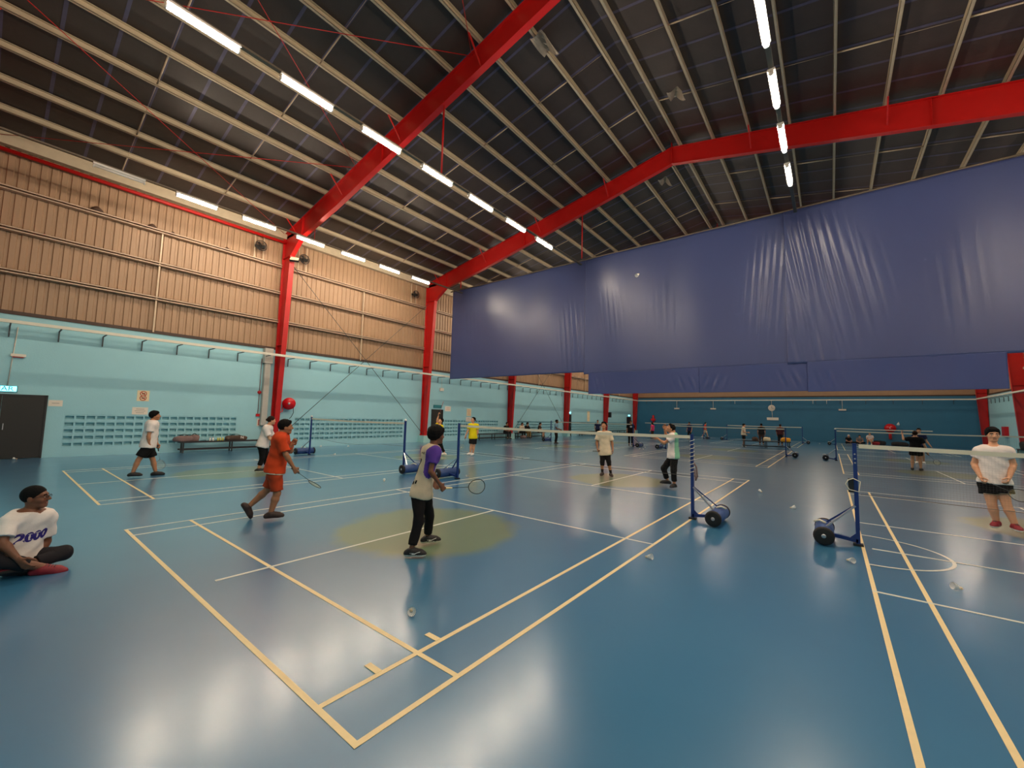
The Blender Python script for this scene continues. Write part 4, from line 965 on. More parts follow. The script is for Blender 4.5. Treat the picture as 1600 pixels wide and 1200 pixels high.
def person(label, J, skin='tan', hair='short', hairc='black', shirt=None, bottoms=None, shoes=('black', 'sole'), socks=None, sz=1.0, fat=1.0, curlL=.35, curlR=.35, group='people in the hall', extra=None, armw=1.0, nL=None, nR=None, legw=1.0):
    J = {k: np.asarray(v, float) for k, v in J.items()}
    base = J['base']; dist = np.linalg.norm(base-CAM); h = min(max(.00135*dist, .0105), .024)
    t = thing('person', label, 'person', tuple(base), group)
    nk, pv = J['neck'], J['pelvis']; ax = unit(nk-pv); lat = unit(J['shR']-J['shL']); fw = unit(np.cross(ax, lat)); fw = -fw if fw@J['face'] < -.3 else fw
    fw = unit(np.cross(ax, lat)) if 'chest' not in J else unit(J['chest'])
    allp = np.array([J[k] for k in ('neck', 'pelvis', 'shL', 'shR', 'elL', 'elR', 'wrL', 'wrR', 'hipL', 'hipR', 'knL', 'knR', 'anL', 'anR')]); lo = allp.min(0)-.22; hi = allp.max(0)+.22
    Tl = np.linalg.norm(nk-pv)
    def torso(F, g=0.0, k=.05):
        c1 = nk-ax*Tl*.20; c2 = nk-ax*Tl*.55; c3 = pv+ax*.02
        F.seg(c1-lat*.07*sz+fw*0, c1+lat*.07*sz, .112*sz*fat**.5+g, None, k, fw, .86)
        F.seg(c1, c2, .145*sz*fat**.5+g, .132*sz*fat+g, k, fw, .74); F.seg(c2+fw*.02*(fat-1)*3, c3, .132*sz*fat+g, .142*sz*fat**.7+g, k, fw, .78)
        for q in ('shL', 'shR'): F.seg(J[q], nk-ax*.058, .055*sz*armw+g, .052*sz+g*.5, k)
    def pelvis(F, g=0.0, k=.04):
        F.seg(J['hipL'], J['hipR'], .098*sz*legw+g, None, k); F.seg(pv+ax*.06, pv, .125*sz*fat**.7+g, .13*sz+g, k, fw, .8)
    # skin
    sk = Skin(); B = Field(lo, hi, h); torso(B); pelvis(B)
    for q in 'LR':
        sh, el, wr, hp, kn, an = (J[a+q] for a in ('sh', 'el', 'wr', 'hip', 'kn', 'an'))
        B.seg(sh, el, .052*sz*armw, .040*sz*armw, .03); m_ = el+(wr-el)*.25; B.seg(el, m_, .039*sz*armw, .042*sz*armw, .02); B.seg(m_, wr, .042*sz*armw, .025*sz*armw, .02)
        B.seg(hp, kn, .088*sz*legw, .056*sz*legw, .04); c_ = kn+(an-kn)*.3; B.seg(kn, c_, .054*sz*legw, .058*sz*legw, .02); B.seg(c_, an, .058*sz*legw, .037*sz*legw, .02)
    B.seg(nk-ax*.03, nk+ax*.05, .056*sz, .051*sz, .03)
    v, f = B.mesh(); mi = np.zeros(len(f), int)
    if socks:
        cen = v[f].mean(1)
        for q in 'LR':
            an, kn = J['an'+q], J['kn'+q]; d = unit(kn-an); tt = (cen-an)@d; r_ = np.linalg.norm(cen-an-tt[:, None]*d, axis=1); mi[(tt < socks[1]) & (r_ < .1) & (tt > -.2)] = 5
    sk.surf(v, f, mi)
    # head
    hc = J['head']; hf = unit(J['face']); hu = unit(V(0, 0, 1)-hf*hf[2]) if 'hup' not in J else unit(J['hup']-hf*(J['hup']@hf)); hr = np.cross(hf, hu); A = (hr, hf, hu); z = sz
    hh = max(.0048, min(h*.5, .011)); R = .19*z; H = Field(np.minimum(hc, nk)-R, np.maximum(hc, nk)+R, hh)
    L = lambda x, y, w_: hc+(hr*x+hf*y+hu*w_)*z
    H.ell(L(0, -.008, .028), A, (.075*z, .096*z, .090*z), .03); H.ell(L(0, .022, -.035), A, (.060*z, .070*z, .082*z), .03); H.seg(L(-.02, .062, -.098), L(.02, .062, -.098), .024*z, None, .03)
    H.seg(L(0, -.02, -.06), nk-ax*.02, .050*z, .055*z, .03)
    H.seg(L(-.04, .072, .02), L(.04, .072, .02), .020*z, None, .02)
    for sx in (-1, 1):
        H.seg(L(sx*.033, .102, -.002), L(sx*.030, .104, -.004), .017*z, None, .012, op='sub'); H.ell(L(sx*.033, .078, -.003), A, (.0145*z, .0145*z, .0115*z), .004)
        H.ell(L(sx*.076, -.012, -.012), A, (.010*z, .022*z, .034*z), .008); H.seg(L(sx*.042, .062, -.035), L(sx*.046, .050, -.03), .022*z, None, .03)
    H.seg(L(0, .092, .008), L(0, .112, -.030), .009*z, .0135*z, .012); H.seg(L(-.012, .1, -.036), L(.012, .1, -.036), .0095*z, None, .010)
    H.seg(L(-.020, .084, -.062), L(.020, .084, -.062), .0085*z, None, .006); H.seg(L(-.017, .083, -.073), L(.017, .083, -.073), .009*z, None, .006)
    v, f = H.mesh(); c = (v[f].mean(1)-hc)/z; cx, cyy, cz = c@hr, c@hf, c@hu; mi = np.zeros(len(f), int)
    mi[(np.abs(cz+.067) < .0075) & (np.abs(cx) < .023) & (cyy > .07)] = 2
    mi[(np.abs(cz-.020-.08*(.033-np.abs(np.abs(cx)-.033))) < .0055) & (np.abs(np.abs(cx)-.035) < .021) & (cyy > .05)] = 1
    ey = (np.hypot((np.abs(cx)-.033)/1.35, (cz+.003)*1.5) < .0095) & (cyy > .06); mi[ey] = 3; mi[ey & (np.hypot(np.abs(cx)-.033, cz+.003) < .0065)] = 4
    sk.surf(v, f, mi)
    # hands
    grips = {}
    for q, cu, nn in (('L', curlL, nL), ('R', curlR, nR)):
        wr, el = J['wr'+q], J['el'+q]; d = unit(J['hd'+q]) if 'hd'+q in J else unit(wr-el)
        out = lat*(1 if q == 'R' else -1); n_ = np.asarray(nn, float) if nn is not None else out
        grips[q] = hand(sk, wr, d, n_, fw+V(0, 0, .2), cu, max(.0034, min(h*.33, .0065)), sz)
    sk.build('body', [SKINS[skin], MATS['hair_'+hairc], MATS['lip'], MATS['eye_white'], MATS['iris'], MATS['cloth_'+(socks[0] if socks else 'black')]], t)
    # hair
    if hair:
        hf_ = Field(hc-.2*z, hc+.2*z, hh*1.25); g, c0 = dict(short=(.011, -.017), crop=(.006, -.014), bushy=(.028, -.034), long=(.014, -.018), bun=(.010, -.016), cap=(.014, .004), medium=(.017, -.022))[hair]
        hf_.ell(L(0, -.012, .034), A, (.077*z+g, .097*z+g, .090*z+g*1.2), .01)
        hf_.cut(L(0, 0, c0), hf*.66-hu*.75)
        if hair in ('bushy', 'medium'): hf_.seg(L(-.045, .066, .086), L(.045, .066, .086), .026*z, None, .02); hf_.wrinkle(.004, 90)
        if hair == 'short': hf_.seg(L(-.035, .075, .088), L(.035, .07, .088), .020*z, None, .02); hf_.wrinkle(.0018, 120)
        if hair == 'long': hf_.seg(L(0, -.085, .0), L(0, -.11, -.16), .05*z, .04*z, .03)
        if hair == 'bun': hf_.ell(L(0, -.115, .02), A, (.04*z, .035*z, .04*z), .01)
        if hair == 'cap': hf_.seg(L(-.04, .1, .055), L(.04, .1, .055), .016*z, .016*z, .01); hf_.seg(L(-.03, .13, .05), L(.03, .13, .05), .012*z, None, .02)
        v, f = hf_.mesh(); m_ = Skin(); m_.surf(v, f); m_.build('hair' if hair != 'cap' else 'cap', MATS['hair_'+hairc] if hair != 'cap' else MATS['cloth_white'], t)
    fields = {}
    # shirt
    if shirt:
        S = B.like(); g = shirt.get('g', .014); torso(S, g, .06); hem = pv-ax*shirt.get('hem', .07); S.seg(pv+ax*.1, hem-ax*.05, .140*sz*fat**.8+g, .158*sz*fat**.6+g*1.4, .06, fw, .82); pelvis(S, g+.012, .06); S.cut(hem, -ax); S.seg(nk-ax*.015*sz+fw*.022, nk+ax*.2+fw*.05, .064*sz, .07*sz, .01, op='sub'); S.cut(nk+ax*.022*sz, ax)
        SL = B.like()
        for q in 'LR':
            sh, el = J['sh'+q], J['el'+q]; fr = shirt.get('sleeve', .62); d = unit(el-sh); G = B.like(); G.seg(sh, sh+(el-sh)*(fr+.15), .064*sz*armw+g*.5, .060*sz*armw+g*1.3, .02); G.cut(sh+(el-sh)*fr, d); SL.D = np.minimum(SL.D, G.D)
        S.D = smin(S.D, SL.D, .025); S.wrinkle(.0045 if h < .016 else .003, 26)
        v, f = S.mesh(); mi = np.zeros(len(f), int); mats = [MATS['cloth_'+shirt['c']]]; cen = v[f].mean(1)
        if 'sleevec' in shirt:
            mats.append(MATS['cloth_'+shirt['sleevec']])
            for q in 'LR':
                sh, el = J['sh'+q], J['el'+q]; inner = sh*.84+(nk-ax*.02)*.16; ar = el-sh; tt = np.clip((cen-sh)@ar/(ar@ar), -.3, 1); da = np.linalg.norm(cen-sh-tt[:, None]*ar, axis=1); mi[(da < .105) & (((cen-inner)@unit(sh-inner) > -.004) | ((tt > .28) & (da < .088) & ((cen-sh)@unit(sh-inner) > -.05)))] = 1
        if 'sidec' in shirt: mats.append(MATS['cloth_'+shirt['sidec']]); rel = cen-nk; mi[(rel@fw) < -.005] = 1
        m_ = Skin(); m_.surf(v, f, mi); so = m_.build('shirt', mats, t); fields['shirt'] = (S, so)
        if 'trim' in shirt:
            T = B.like(); torso(T, g-.004, .06); T.seg(pv+ax*.1, hem-ax*.1, .140*sz*fat**.8+g-.004, .158*sz*fat**.6+g*1.2, .06, fw, .82); pelvis(T, g+.008, .06); T.cut(hem-ax*.016, -ax); T.cut(hem+ax*.03, ax); v, f = T.mesh(); m_ = Skin(); m_.surf(v, f); m_.build('undershirt_hem', MATS['cloth_'+shirt['trim']], t)
    if bottoms:
        S = B.like(); g = bottoms.get('g', .014); pelvis(S, g); S.cut(pv+ax*.085, ax); frac = bottoms['len']
        for q in 'LR':
            hp, kn, an = J['hip'+q], J['kn'+q], J['an'+q]; G = B.like(); fl_ = bottoms.get('flare', .01)
            if frac <= 1: G.seg(hp, hp+(kn-hp)*(frac+.12), .094*sz*legw+g, (.094-(.094-.062)*frac)*sz*legw+g+fl_, .02); G.cut(hp+(kn-hp)*frac, kn-hp)
            else:
                e_ = kn+(an-kn)*(frac-1); G.seg(hp, kn, .092*sz*legw+g, .062*sz*legw+g, .03); G.seg(kn, e_+(an-kn)*.06, .060*sz*legw+g, .048*sz*legw+g+fl_*.5, .03); C2 = B.like(); C2.D[:] = G.D; G.cut(e_, an-kn)
            S.D = smin(S.D, G.D, .02)
        S.wrinkle(.004 if h < .016 else .003, 24); v, f = S.mesh(); m_ = Skin(); m_.surf(v, f); m_.build('shorts' if frac <= 1 else 'trousers', MATS['cloth_'+bottoms['c']], t)
    if shoes:
        for q in 'LR':
            an, toe = J['an'+q], J['toe'+q]; up = unit(J['up'+q]) if 'up'+q in J else V(0, 0, 1); F = Field(np.minimum(an, toe)-.2, np.maximum(an, toe)+.2, max(.006, h*.7))
            sole, f_ = foot(F, an, toe, up, sz, 1.08); F.cut(sole, -up); F.cut(an+up*.02, up*.95-f_*.25); v, f = F.mesh()
            if not len(v): continue
            hgt = (v[f].mean(1)-sole)@up; mi = (hgt < .024*sz).astype(int); m_ = Skin(); m_.surf(v, f, mi); so = m_.build('shoe', [MATS['shoe_'+shoes[0]], MATS['shoe_'+shoes[1]]], t)
            if len(shoes) > 2:
                rr = np.cross(f_, up)
                for sd_ in (-1, 1):
                    pts = [(-.03, .045), (.0, .030), (.035, .032), (.10, .062), (.10, .068), (.03, .048), (-.005, .052), (-.028, .056)]
                    P = np.array([sole+f_*(a+.02)*sz+up*b*sz+rr*sd_*.12 for a, b in pts]); Q = F.project(P, -rr*sd_, .003); mk = MB(); mk.add(Q, [tuple(range(len(Q)))]); mk.build('shoe_mark', MATS['shoe_white'], so)
            if len(shoes) > 2 or dist < 14:
                lc = MB(); rr = np.cross(f_, up)
                for k in range(4):
                    c_ = sole+f_*(.03+.022*k)*sz+up*(.16-.0*k)*sz; P = np.array([c_-rr*.022, c_, c_+rr*.022]); Q = F.project(P, -up, .004); lc.path(Q, .0035, 4)
                lc.build('laces', MATS['shoe_grey' if shoes[0] != 'white' else 'shoe_sole'], so)
    return dict(t=t, J=J, fw=fw, lat=lat, ax=ax, grips=grips, F=fields, head=(hc, hr, hf, hu))

def at(px, py, base, d=0.0):
    """photo position of a joint on the upright plane through the person's base, d metres further away"""
    base = np.asarray(base, float); n = base-CAM; n[2] = 0; n = unit(n); r = (px-800)/FPX*CR-(py-600)/FPX*CU+CF
    return CAM+r*(((base-CAM)@n+d)/(r@n))
def ground(px, py):
    r = (px-800)/FPX*CR-(py-600)/FPX*CU+CF; return CAM-r*CAM[2]/r[2]
def posed(base, jt, face, **kw):
    J = dict(base=np.asarray(base, float), face=unit(face))
    for k, a in jt.items(): J[k] = at(a[0], a[1], base, a[2] if len(a) > 2 else 0)
    for k, a in kw.items(): J[k] = np.asarray(a, float)
    return J

def racket(grip, d, n, label, m='ink_dark', gm='paper_yellow', grip_at=.10, s_=1.0):
    """grip: point in the hand, d: direction to the head, n: string bed normal"""
    d = unit(d); n = unit(np.asarray(n)-d*(np.asarray(n)@d)); w_ = np.cross(d, n); a = np.asarray(grip)-d*grip_at
    t = thing('racket', label, 'racket', tuple(a), 'badminton rackets')
    MB().path([a, a+d*.004, a+d*.16, a+d*.18], [.012, .0155, .0135, .009], 8).build('handle', M[gm], t); MB().tube(a+d*.17, a+d*.42, .0042, n=6).build('shaft', M[m], t)
    c = a+d*(.42+.125); fr = MB(); fr.path([c+d*.125*math.cos(q)+w_*.098*math.sin(q)*(1+.10*math.cos(q)) for q in np.linspace(0, 2*math.pi, 41)[:-1]], .0055, 6, closed=True); fr.build('frame', M[m], t)
    st = MB()
    for k in range(-9, 10):
        x = k*.0098; q = math.sqrt(max(0, 1-(x/.098)**2)); st.tube(c+w_*x-d*.125*q, c+w_*x+d*.125*q, .0005, n=3, caps=False)
    for k in range(-11, 12):
        x = k*.0105; q = math.sqrt(max(0, 1-(x/.125)**2)); st.tube(c+d*x-w_*.098*q, c+d*x+w_*.098*q, .0005, n=3, caps=False)
    st.build('string_bed', M['racket_string'], t, kind='stuff'); return t
mat('racket_string', rgb(216, 206, 140), .5); mat('racket_dark', rgb(46, 56, 60), .35)

RH = V(math.cos(YAW), math.sin(YAW), 0); DH = V(-math.sin(YAW), math.cos(YAW), 0)    # image right and away, level
UPV = V(0, 0, 1)
def away(base):
    n = np.asarray(base, float)-CAM; n[2] = 0; n = unit(n); return n, np.cross(n, UPV)   # away, image right

# --- man sitting cross-legged at the left edge
b = ground(40, 893); n_, r_ = away(b)
J = posed(b, dict(neck=(48, 800, .03), pelvis=(24, 868, .08), head=(55, 777, .0), shR=(13, 816, -.10), shL=(74, 807, .09), elR=(3, 848, -.2), wrR=(29, 874, -.30), elL=(72, 846, .16), wrL=(58, 868, .12),
                  hipR=(14, 876, .02), hipL=(38, 874, .12), knR=(-28, 872, -.22), knL=(99, 864, .02), anR=(66, 886, -.22), toeR=(104, 889, -.26), anL=(40, 884, -.12), toeL=(8, 892, -.20)), r_*.85-n_*.30+UPV*.08,
          upR=UPV*.95-n_*.25, upL=UPV*.7+n_*.5)
seated = person('man in white printed shirt sitting cross-legged on the floor at left edge', J, 'brown', 'crop', shirt=dict(c='white', g=.018, hem=.05, sleeve=.75), bottoms=dict(c='charcoal', len=1.75), shoes=('red', 'black'), fat=1.05, group='players and spectators')
S, so = seated['F']['shirt']; JJ = seated['J']; v, f = text_mesh('2000', .13, .007)
cc = (JJ['neck']*.5+JJ['pelvis']*.5)-seated['ax']*.0; fw = seated['fw']; la = -seated['lat']
P = cc+fw*.32+v[:, :1]*la*1.0+v[:, 1:2]*seated['ax']+v[:, :1]*seated['ax']*.10
mb = MB(); mb.add(S.project(P, -fw, .004, .4), f); mb.build('shirt_lettering', MATS['cloth_letter'], so)
hc, hr, hf, hu = seated['head']; gl = MB()
for sx in (-1, 1): gl.path([hc+hr*(sx*.034+.022*math.cos(q))+hu*(-.002+.016*math.sin(q))+hf*.108 for q in np.linspace(0, 6.283, 17)[:-1]], .0022, 5, closed=True); gl.path([hc+hr*sx*.056+hf*.106+hu*.004, hc+hr*sx*.078+hf*.06+hu*.006, hc+hr*sx*.08+hf*.0+hu*.0], .0022, 5)
gl.path([hc-hr*.012+hf*.11, hc+hf*.114+hu*.003, hc+hr*.012+hf*.11], .0022, 5); gl.build('glasses', M['black_plastic'], seated['t'])

# --- player in orange
b = ground(425, 811); n_, r_ = away(b)
J = posed(b, dict(neck=(441, 677), pelvis=(429, 735), head=(446, 667), shR=(439, 687, -.17), shL=(444, 687, .17), elR=(447, 711, -.23), wrR=(459, 731, -.2), elL=(454, 705, .2), wrL=(455, 695, .12),
                  hipR=(430, 742, -.09), hipL=(428, 742, .09), knR=(433, 771, -.10), anR=(423, 801, -.1), toeR=(442, 808, -.1), knL=(418, 765, .1), anL=(389, 791, .12), toeL=(393, 815, .12)), r_*.95+n_*.15+UPV*.05,
          upL=r_*.85+UPV*.5, hdL=UPV*.8+r_*.6)
pl = person('man in orange shirt and rust shorts striding with a lowered racket', J, 'olive', 'short', shirt=dict(c='orange', g=.018, hem=.03, sleeve=.8, trim='cream'), bottoms=dict(c='rust', len=.86, g=.012, flare=.012), shoes=('brown', 'brown'), fat=1.12, curlR=1.0, curlL=.8, group='players and spectators')
racket(pl['grips']['R'], at(503, 765, b, .10)-pl['grips']['R'], UPV, 'thin dark racket pointing down from the orange player', 'racket_dark', 'racket_dark')

# --- youth with purple sleeves, seen from behind
b = V(-2.24, 2.3, 0); n_, r_ = away(b)
J = posed(b, dict(neck=(677, 696), pelvis=(659, 766), head=(682, 680, .02), shR=(679, 704, -.11), shL=(663, 704, .15), elR=(673, 737, -.17), wrR=(688, 757, -.12), elL=(668, 736, .24), wrL=(676, 751, .22),
                  hipR=(654, 774, -.07), hipL=(664, 774, .08), knR=(654, 814, -.17), anR=(643, 858, -.25), toeR=(661, 868, -.27), knL=(671, 806, .18), anL=(668, 838, .24), toeL=(684, 845, .26)), r_*.86+n_*.45+UPV*.02)
pl = person('youth in beige shirt with purple sleeves and black trousers holding a racket', J, 'brown', 'bushy', shirt=dict(c='beige', sleevec='purple', g=.014, hem=.09, sleeve=.62), bottoms=dict(c='black', len=1.86, g=.012), shoes=('black', 'sole', 'mark'), sz=.95, fat=.86, armw=.82, legw=.9, curlR=1.0, group='players and spectators')
racket(pl['grips']['R'], at(749, 760, b, .10)-pl['grips']['R'], -n_+r_*.2, 'racket with yellow strings held out by the purple-sleeved youth', 'racket_dark', 'line_cream', .04)
S, so = pl['F']['shirt']; JJ = pl['J']; fw = pl['fw']; ax = pl['ax']; la = pl['lat']; mid = lambda u: JJ['neck']*(1-u)+JJ['pelvis']*u
mk = MB()
for u0, wd, ht, dx in ((.20, .085, .03, -.01), (.86, .05, .045, -.05), (.84, .03, .045, .03)):
    g = 8; P = np.array([mid(u0)-fw*.3+la*(dx+wd*(i/(g-1)-.5))+ax*ht*(j/2-.5) for i in range(g) for j in range(3)]); Q = S.project(P, fw, .004, .4)
    mk.add(Q, [(i*3+j, i*3+j+1, (i+1)*3+j+1, (i+1)*3+j) for i in range(0, g-1, 2 if wd > .06 else 1) for j in range(2)])
P = np.array([mid(.33+.05*k)-fw*.3+la*(-.02-.012*k) for k in range(10)]); mk.path(S.project(P, fw, .004, .4), [.011, .006]+[.004]*8, 5); mk.build('back_print', MATS['cloth_black'], so)

# --- white shirt walking at left
b = ground(232, 744); n_, r_ = away(b)
J = posed(b, dict(neck=(239, 657.5), pelvis=(231, 696), head=(242, 649.5), shR=(236, 664, -.18), shL=(239, 664, .18), elR=(232, 682, -.22), wrR=(233, 694, -.2), elL=(243, 682, .22), wrL=(246, 694, .2),
                  hipR=(230, 700, -.09), hipL=(232, 700, .09), knR=(216, 719, -.1), anR=(207, 739, -.1), toeR=(221, 744, -.1), knL=(239, 719, .1), anL=(243, 737.5, .12), toeL=(258, 741, .12)), r_*.95+UPV*.12)
pl = person('man in white shirt and black shorts walking by the left wall', J, 'tan', 'medium', shirt=dict(c='white', g=.025, hem=.05, sleeve=.6), bottoms=dict(c='black', len=.72, g=.025, flare=.02), shoes=('black', 'black'), fat=1.25, curlL=1.0, group='players and spectators')
racket(pl['grips']['L'], at(251, 728, b, .2)-pl['grips']['L'], -n_, 'pale racket hanging from the walking man in white', 'steel', 'racket_dark', .06)

# --- white shirt behind the orange player
b = ground(407, 738); n_, r_ = away(b)
J = posed(b, dict(neck=(420, 665), pelvis=(410, 695), head=(424, 657), shR=(415, 669, -.16), shL=(420, 669, .16), elR=(421, 685, -.19), wrR=(430, 690, -.17), elL=(426, 684, .2), wrL=(434, 688, .2),
                  hipR=(409, 698, -.08), hipL=(412, 698, .08), knR=(410, 715, -.08), anR=(404, 732.5, -.08), toeR=(414, 737, -.08), knL=(417, 715, .08), anL=(415, 731, .1), toeL=(425, 735, .1)), r_*.9+n_*.3)
person('person in white shirt and black trousers half hidden behind the orange player', J, 'light', 'bun', 'brown', shirt=dict(c='white', g=.022, sleeve=.75), bottoms=dict(c='black', len=1.7, g=.01), shoes=('black', 'sole'), fat=1.05, group='players and spectators')

# --- two players in yellow
b = ground(690, 712); n_, r_ = away(b)
J = posed(b, dict(neck=(687, 664), pelvis=(686, 685), head=(689, 657.5), shR=(684, 667, .14), shL=(690, 667, -.12), elR=(683, 657, .12), wrR=(685.5, 648.5, .10), elL=(682, 675, -.2), wrL=(679, 682, -.2),
                  hipR=(685, 687, .08), hipL=(687, 687, -.08), knR=(684.5, 698, .08), anR=(684, 708.5, .1), toeR=(681, 711, .1), knL=(690, 698, -.1), anL=(694.5, 708, -.1), toeL=(690, 711, -.1)), -r_*.8+UPV*.5-n_*.3)
pl = person('player in yellow shirt reaching a racket up, behind the youth', J, 'light', 'short', shirt=dict(c='yellow', g=.02), bottoms=dict(c='black', len=1.8, g=.006), shoes=('white', 'sole'), curlR=1.0, group='players and spectators')
racket(pl['grips']['R'], UPV*.9+r_*.25-n_*.2, r_, 'dark red racket raised by the reaching yellow-shirted player', 'ink_red', 'ink_dark')
b = ground(736, 712); n_, r_ = away(b)
J = posed(b, dict(neck=(739, 661.8), pelvis=(739, 683), head=(739.5, 656), shR=(733.5, 664.5, 0), shL=(745.5, 664.5, .05), elR=(731, 673.5, -.05), wrR=(727.5, 681, -.1), elL=(746.5, 675, 0), wrL=(744, 683.5, 0),
                  hipR=(737, 685, 0), hipL=(741.5, 685, .03), knR=(736, 696.5, 0), anR=(735, 707.5, -.03), toeR=(731, 710.5, -.12), knL=(740.5, 697, .03), anL=(739, 708.5, .03), toeL=(736, 712, -.12)), -r_*.7-n_*.6+UPV*.4)
pl = person('player in yellow shirt and black shorts standing with racket down', J, 'light', 'short', shirt=dict(c='yellow', g=.024, sleeve=.6), bottoms=dict(c='black', len=.72, g=.02, flare=.02), shoes=('white', 'sole'), curlR=1.0, group='players and spectators')
racket(pl['grips']['R'], -UPV*.9-r_*.3, n_, 'pale racket hanging from the standing yellow-shirted player', 'steel', 'ink_dark')
S, so = pl['F']['shirt']; JJ = pl['J']; fw = pl['fw']; g = 10
P = np.array([JJ['neck']*.72+JJ['pelvis']*.28+fw*.3+pl['lat']*(.11*(1-2*i/(g-1)))+pl['ax']*.03*(j-.5) for i in range(g) for j in range(2)]); Q = S.project(P, -fw, .004, .4)
mk = MB(); mk.add(Q, [(i*2, i*2+1, i*2+3, i*2+2) for i in range(0, g-1, 2)]); mk.build('chest_print', MATS['cloth_khaki'], so)

# --- peach shirt, facing the viewer
b = ground(948, 745); n_, r_ = away(b)
J = posed(b, dict(neck=(943.5, 674), pelvis=(945.5, 706), head=(943.5, 665), shR=(935.8, 678), shL=(952.3, 678), elR=(932.5, 691), wrR=(933.5, 701, -.05), elL=(956.5, 692), wrL=(957.5, 702, -.03),
                  hipR=(941.8, 709), hipL=(949, 709), knR=(941, 721.5, -.03), anR=(941, 738.5), toeR=(938.5, 743, -.18), knL=(951, 721.5, -.03), anL=(954.5, 740), toeL=(957, 745, -.18)), -n_+UPV*.3-r_*.1)
pl = person('boy in loose peach shirt and black three-quarter trousers facing the net', J, 'tan', 'medium', shirt=dict(c='cream', g=.03, hem=.1, sleeve=.75), bottoms=dict(c='black', len=1.35, g=.012), shoes=('brown', 'grey'), socks=('charcoal', .12), sz=.95, group='players and spectators', curlR=1.0)
racket(pl['grips']['R'], n_*.9-UPV*.1-r_*.2, UPV, 'dark racket trailing behind the boy in peach', 'racket_dark', 'ink_dark')

# --- white and green shirt looking up
b = ground(1047, 763); n_, r_ = away(b)
J = posed(b, dict(neck=(1052, 677), pelvis=(1052, 711), head=(1047.5, 669.5), shL=(1052, 683, -.17), shR=(1049, 683, .17), elL=(1037.5, 692.5, -.22), wrL=(1028, 685.5, -.2), elR=(1041, 682, .28), wrR=(1039, 671, .22),
                  hipL=(1053, 714, -.08), hipR=(1051, 714, .08), knL=(1052.5, 735, -.15), anL=(1053.5, 756.5, -.15), toeL=(1050, 762, -.25), knR=(1037, 732, .15), anR=(1043, 751, .2), toeR=(1034, 756.5, .2)), -r_*.8+UPV*.55-n_*.25, hdR=UPV)
person('player in white and green shirt and black trousers looking up, hand raised', J, 'tan', 'short', shirt=dict(c='white', sidec='mint', sides=-1, g=.022, hem=.09, sleeve=.6), bottoms=dict(c='black', len=1.8, g=.014), shoes=('black', 'grey'), group='players and spectators')
# --- large man at the right edge
b = ground(1572, 832); n_, r_ = away(b)
J = posed(b, dict(neck=(1552, 697), pelvis=(1553, 751), head=(1551, 679), shR=(1530, 705), shL=(1575, 705), elR=(1522, 725, .02), wrR=(1532, 746, -.14), elL=(1583, 726, .02), wrL=(1577, 747, -.14),
                  hipR=(1544, 757), hipL=(1564, 757), knR=(1550, 789, -.06), anR=(1557, 815, -.05), toeR=(1552, 825, -.22), knL=(1573, 789, -.06), anL=(1586, 820, -.1), toeL=(1595, 830, -.27)), -n_+r_*.25-UPV*.05)
pl = person('large man in white shirt and black shorts at the right edge', J, 'light', 'medium', shirt=dict(c='white', g=.018, hem=.05, sleeve=.5), bottoms=dict(c='black', len=.45, g=.028, flare=.02), shoes=('red', 'sole'), fat=1.1, armw=1.12, legw=1.08, sz=1.0, curlR=1.0, curlL=.7, group='players and spectators')
racket(pl['grips']['R'], at(1574, 766, b, -.30)-pl['grips']['R'], -n_+UPV*.3, 'racket held across the thighs by the large man', 'racket_dark', 'paper')

# --- people further back: standing and sitting templates
def stand(base, f, H=1.7, look=None, el=None, wr=None, step=0.0, lean=0.0):
    b = V(*base, 0) if len(base) == 2 else V(*base); f = unit(V(f[0], f[1], 0)); r = np.cross(f, UPV); q = lambda x, y, z: b+r*x+f*y+UPV*z*H/1.7
    J = dict(base=b, face=look if look is not None else f, neck=q(0, .02+lean, 1.42), pelvis=q(0, 0, .92), head=q(0, .05+lean, 1.575))
    for s_, k in ((-1, 'L'), (1, 'R')):
        e = (el or {}).get(k, (.25, -.02, 1.08)); w_ = (wr or {}).get(k, (.25, .08, .84))
        J['sh'+k] = q(s_*.18, lean, 1.36); J['el'+k] = q(s_*e[0], e[1], e[2]); J['wr'+k] = q(s_*w_[0], w_[1], w_[2])
        J['hip'+k] = q(s_*.09, 0, .88); J['kn'+k] = q(s_*.11, .04+s_*step*.5, .48); J['an'+k] = q(s_*.12, s_*step-.02, .0); J['an'+k][2] = .088; J['toe'+k] = q(s_*.14, s_*step+.15, 0)
    return J
def sit(base, f, seat=.45, cross=False, lean=.08, look=None):
    b = V(*base, 0); f = unit(V(f[0], f[1], 0)); r = np.cross(f, UPV); q = lambda x, y, z: b+r*x+f*y+UPV*z; s0 = seat+.10
    J = dict(base=b, face=look if look is not None else f, neck=q(0, lean, s0+.50), pelvis=q(0, 0, s0), head=q(0, lean+.06, s0+.655))
    for s_, k in ((-1, 'L'), (1, 'R')):
        J['sh'+k] = q(s_*.18, lean-.01, s0+.44); J['el'+k] = q(s_*.24, lean+.08, s0+.18); J['wr'+k] = q(s_*.12, .34, s0+.12); J['hip'+k] = q(s_*.1, .02, s0-.02)
        if cross: J['kn'+k] = q(s_*.34, .34, .16); J['an'+k] = q(-s_*.10, .32, .09); J['toe'+k] = q(-s_*.30, .36, .06)
        else: J['kn'+k] = q(s_*.13, .44, s0+.02); J['an'+k] = q(s_*.14, .42, .088); J['toe'+k] = q(s_*.16, .62, 0)
    return J
G2 = 'distant players and spectators'
def far(label, J, **kw): return person(label, J, group=G2, **kw)
S_ = lambda c, **k: dict(c=c, g=.02, **k)
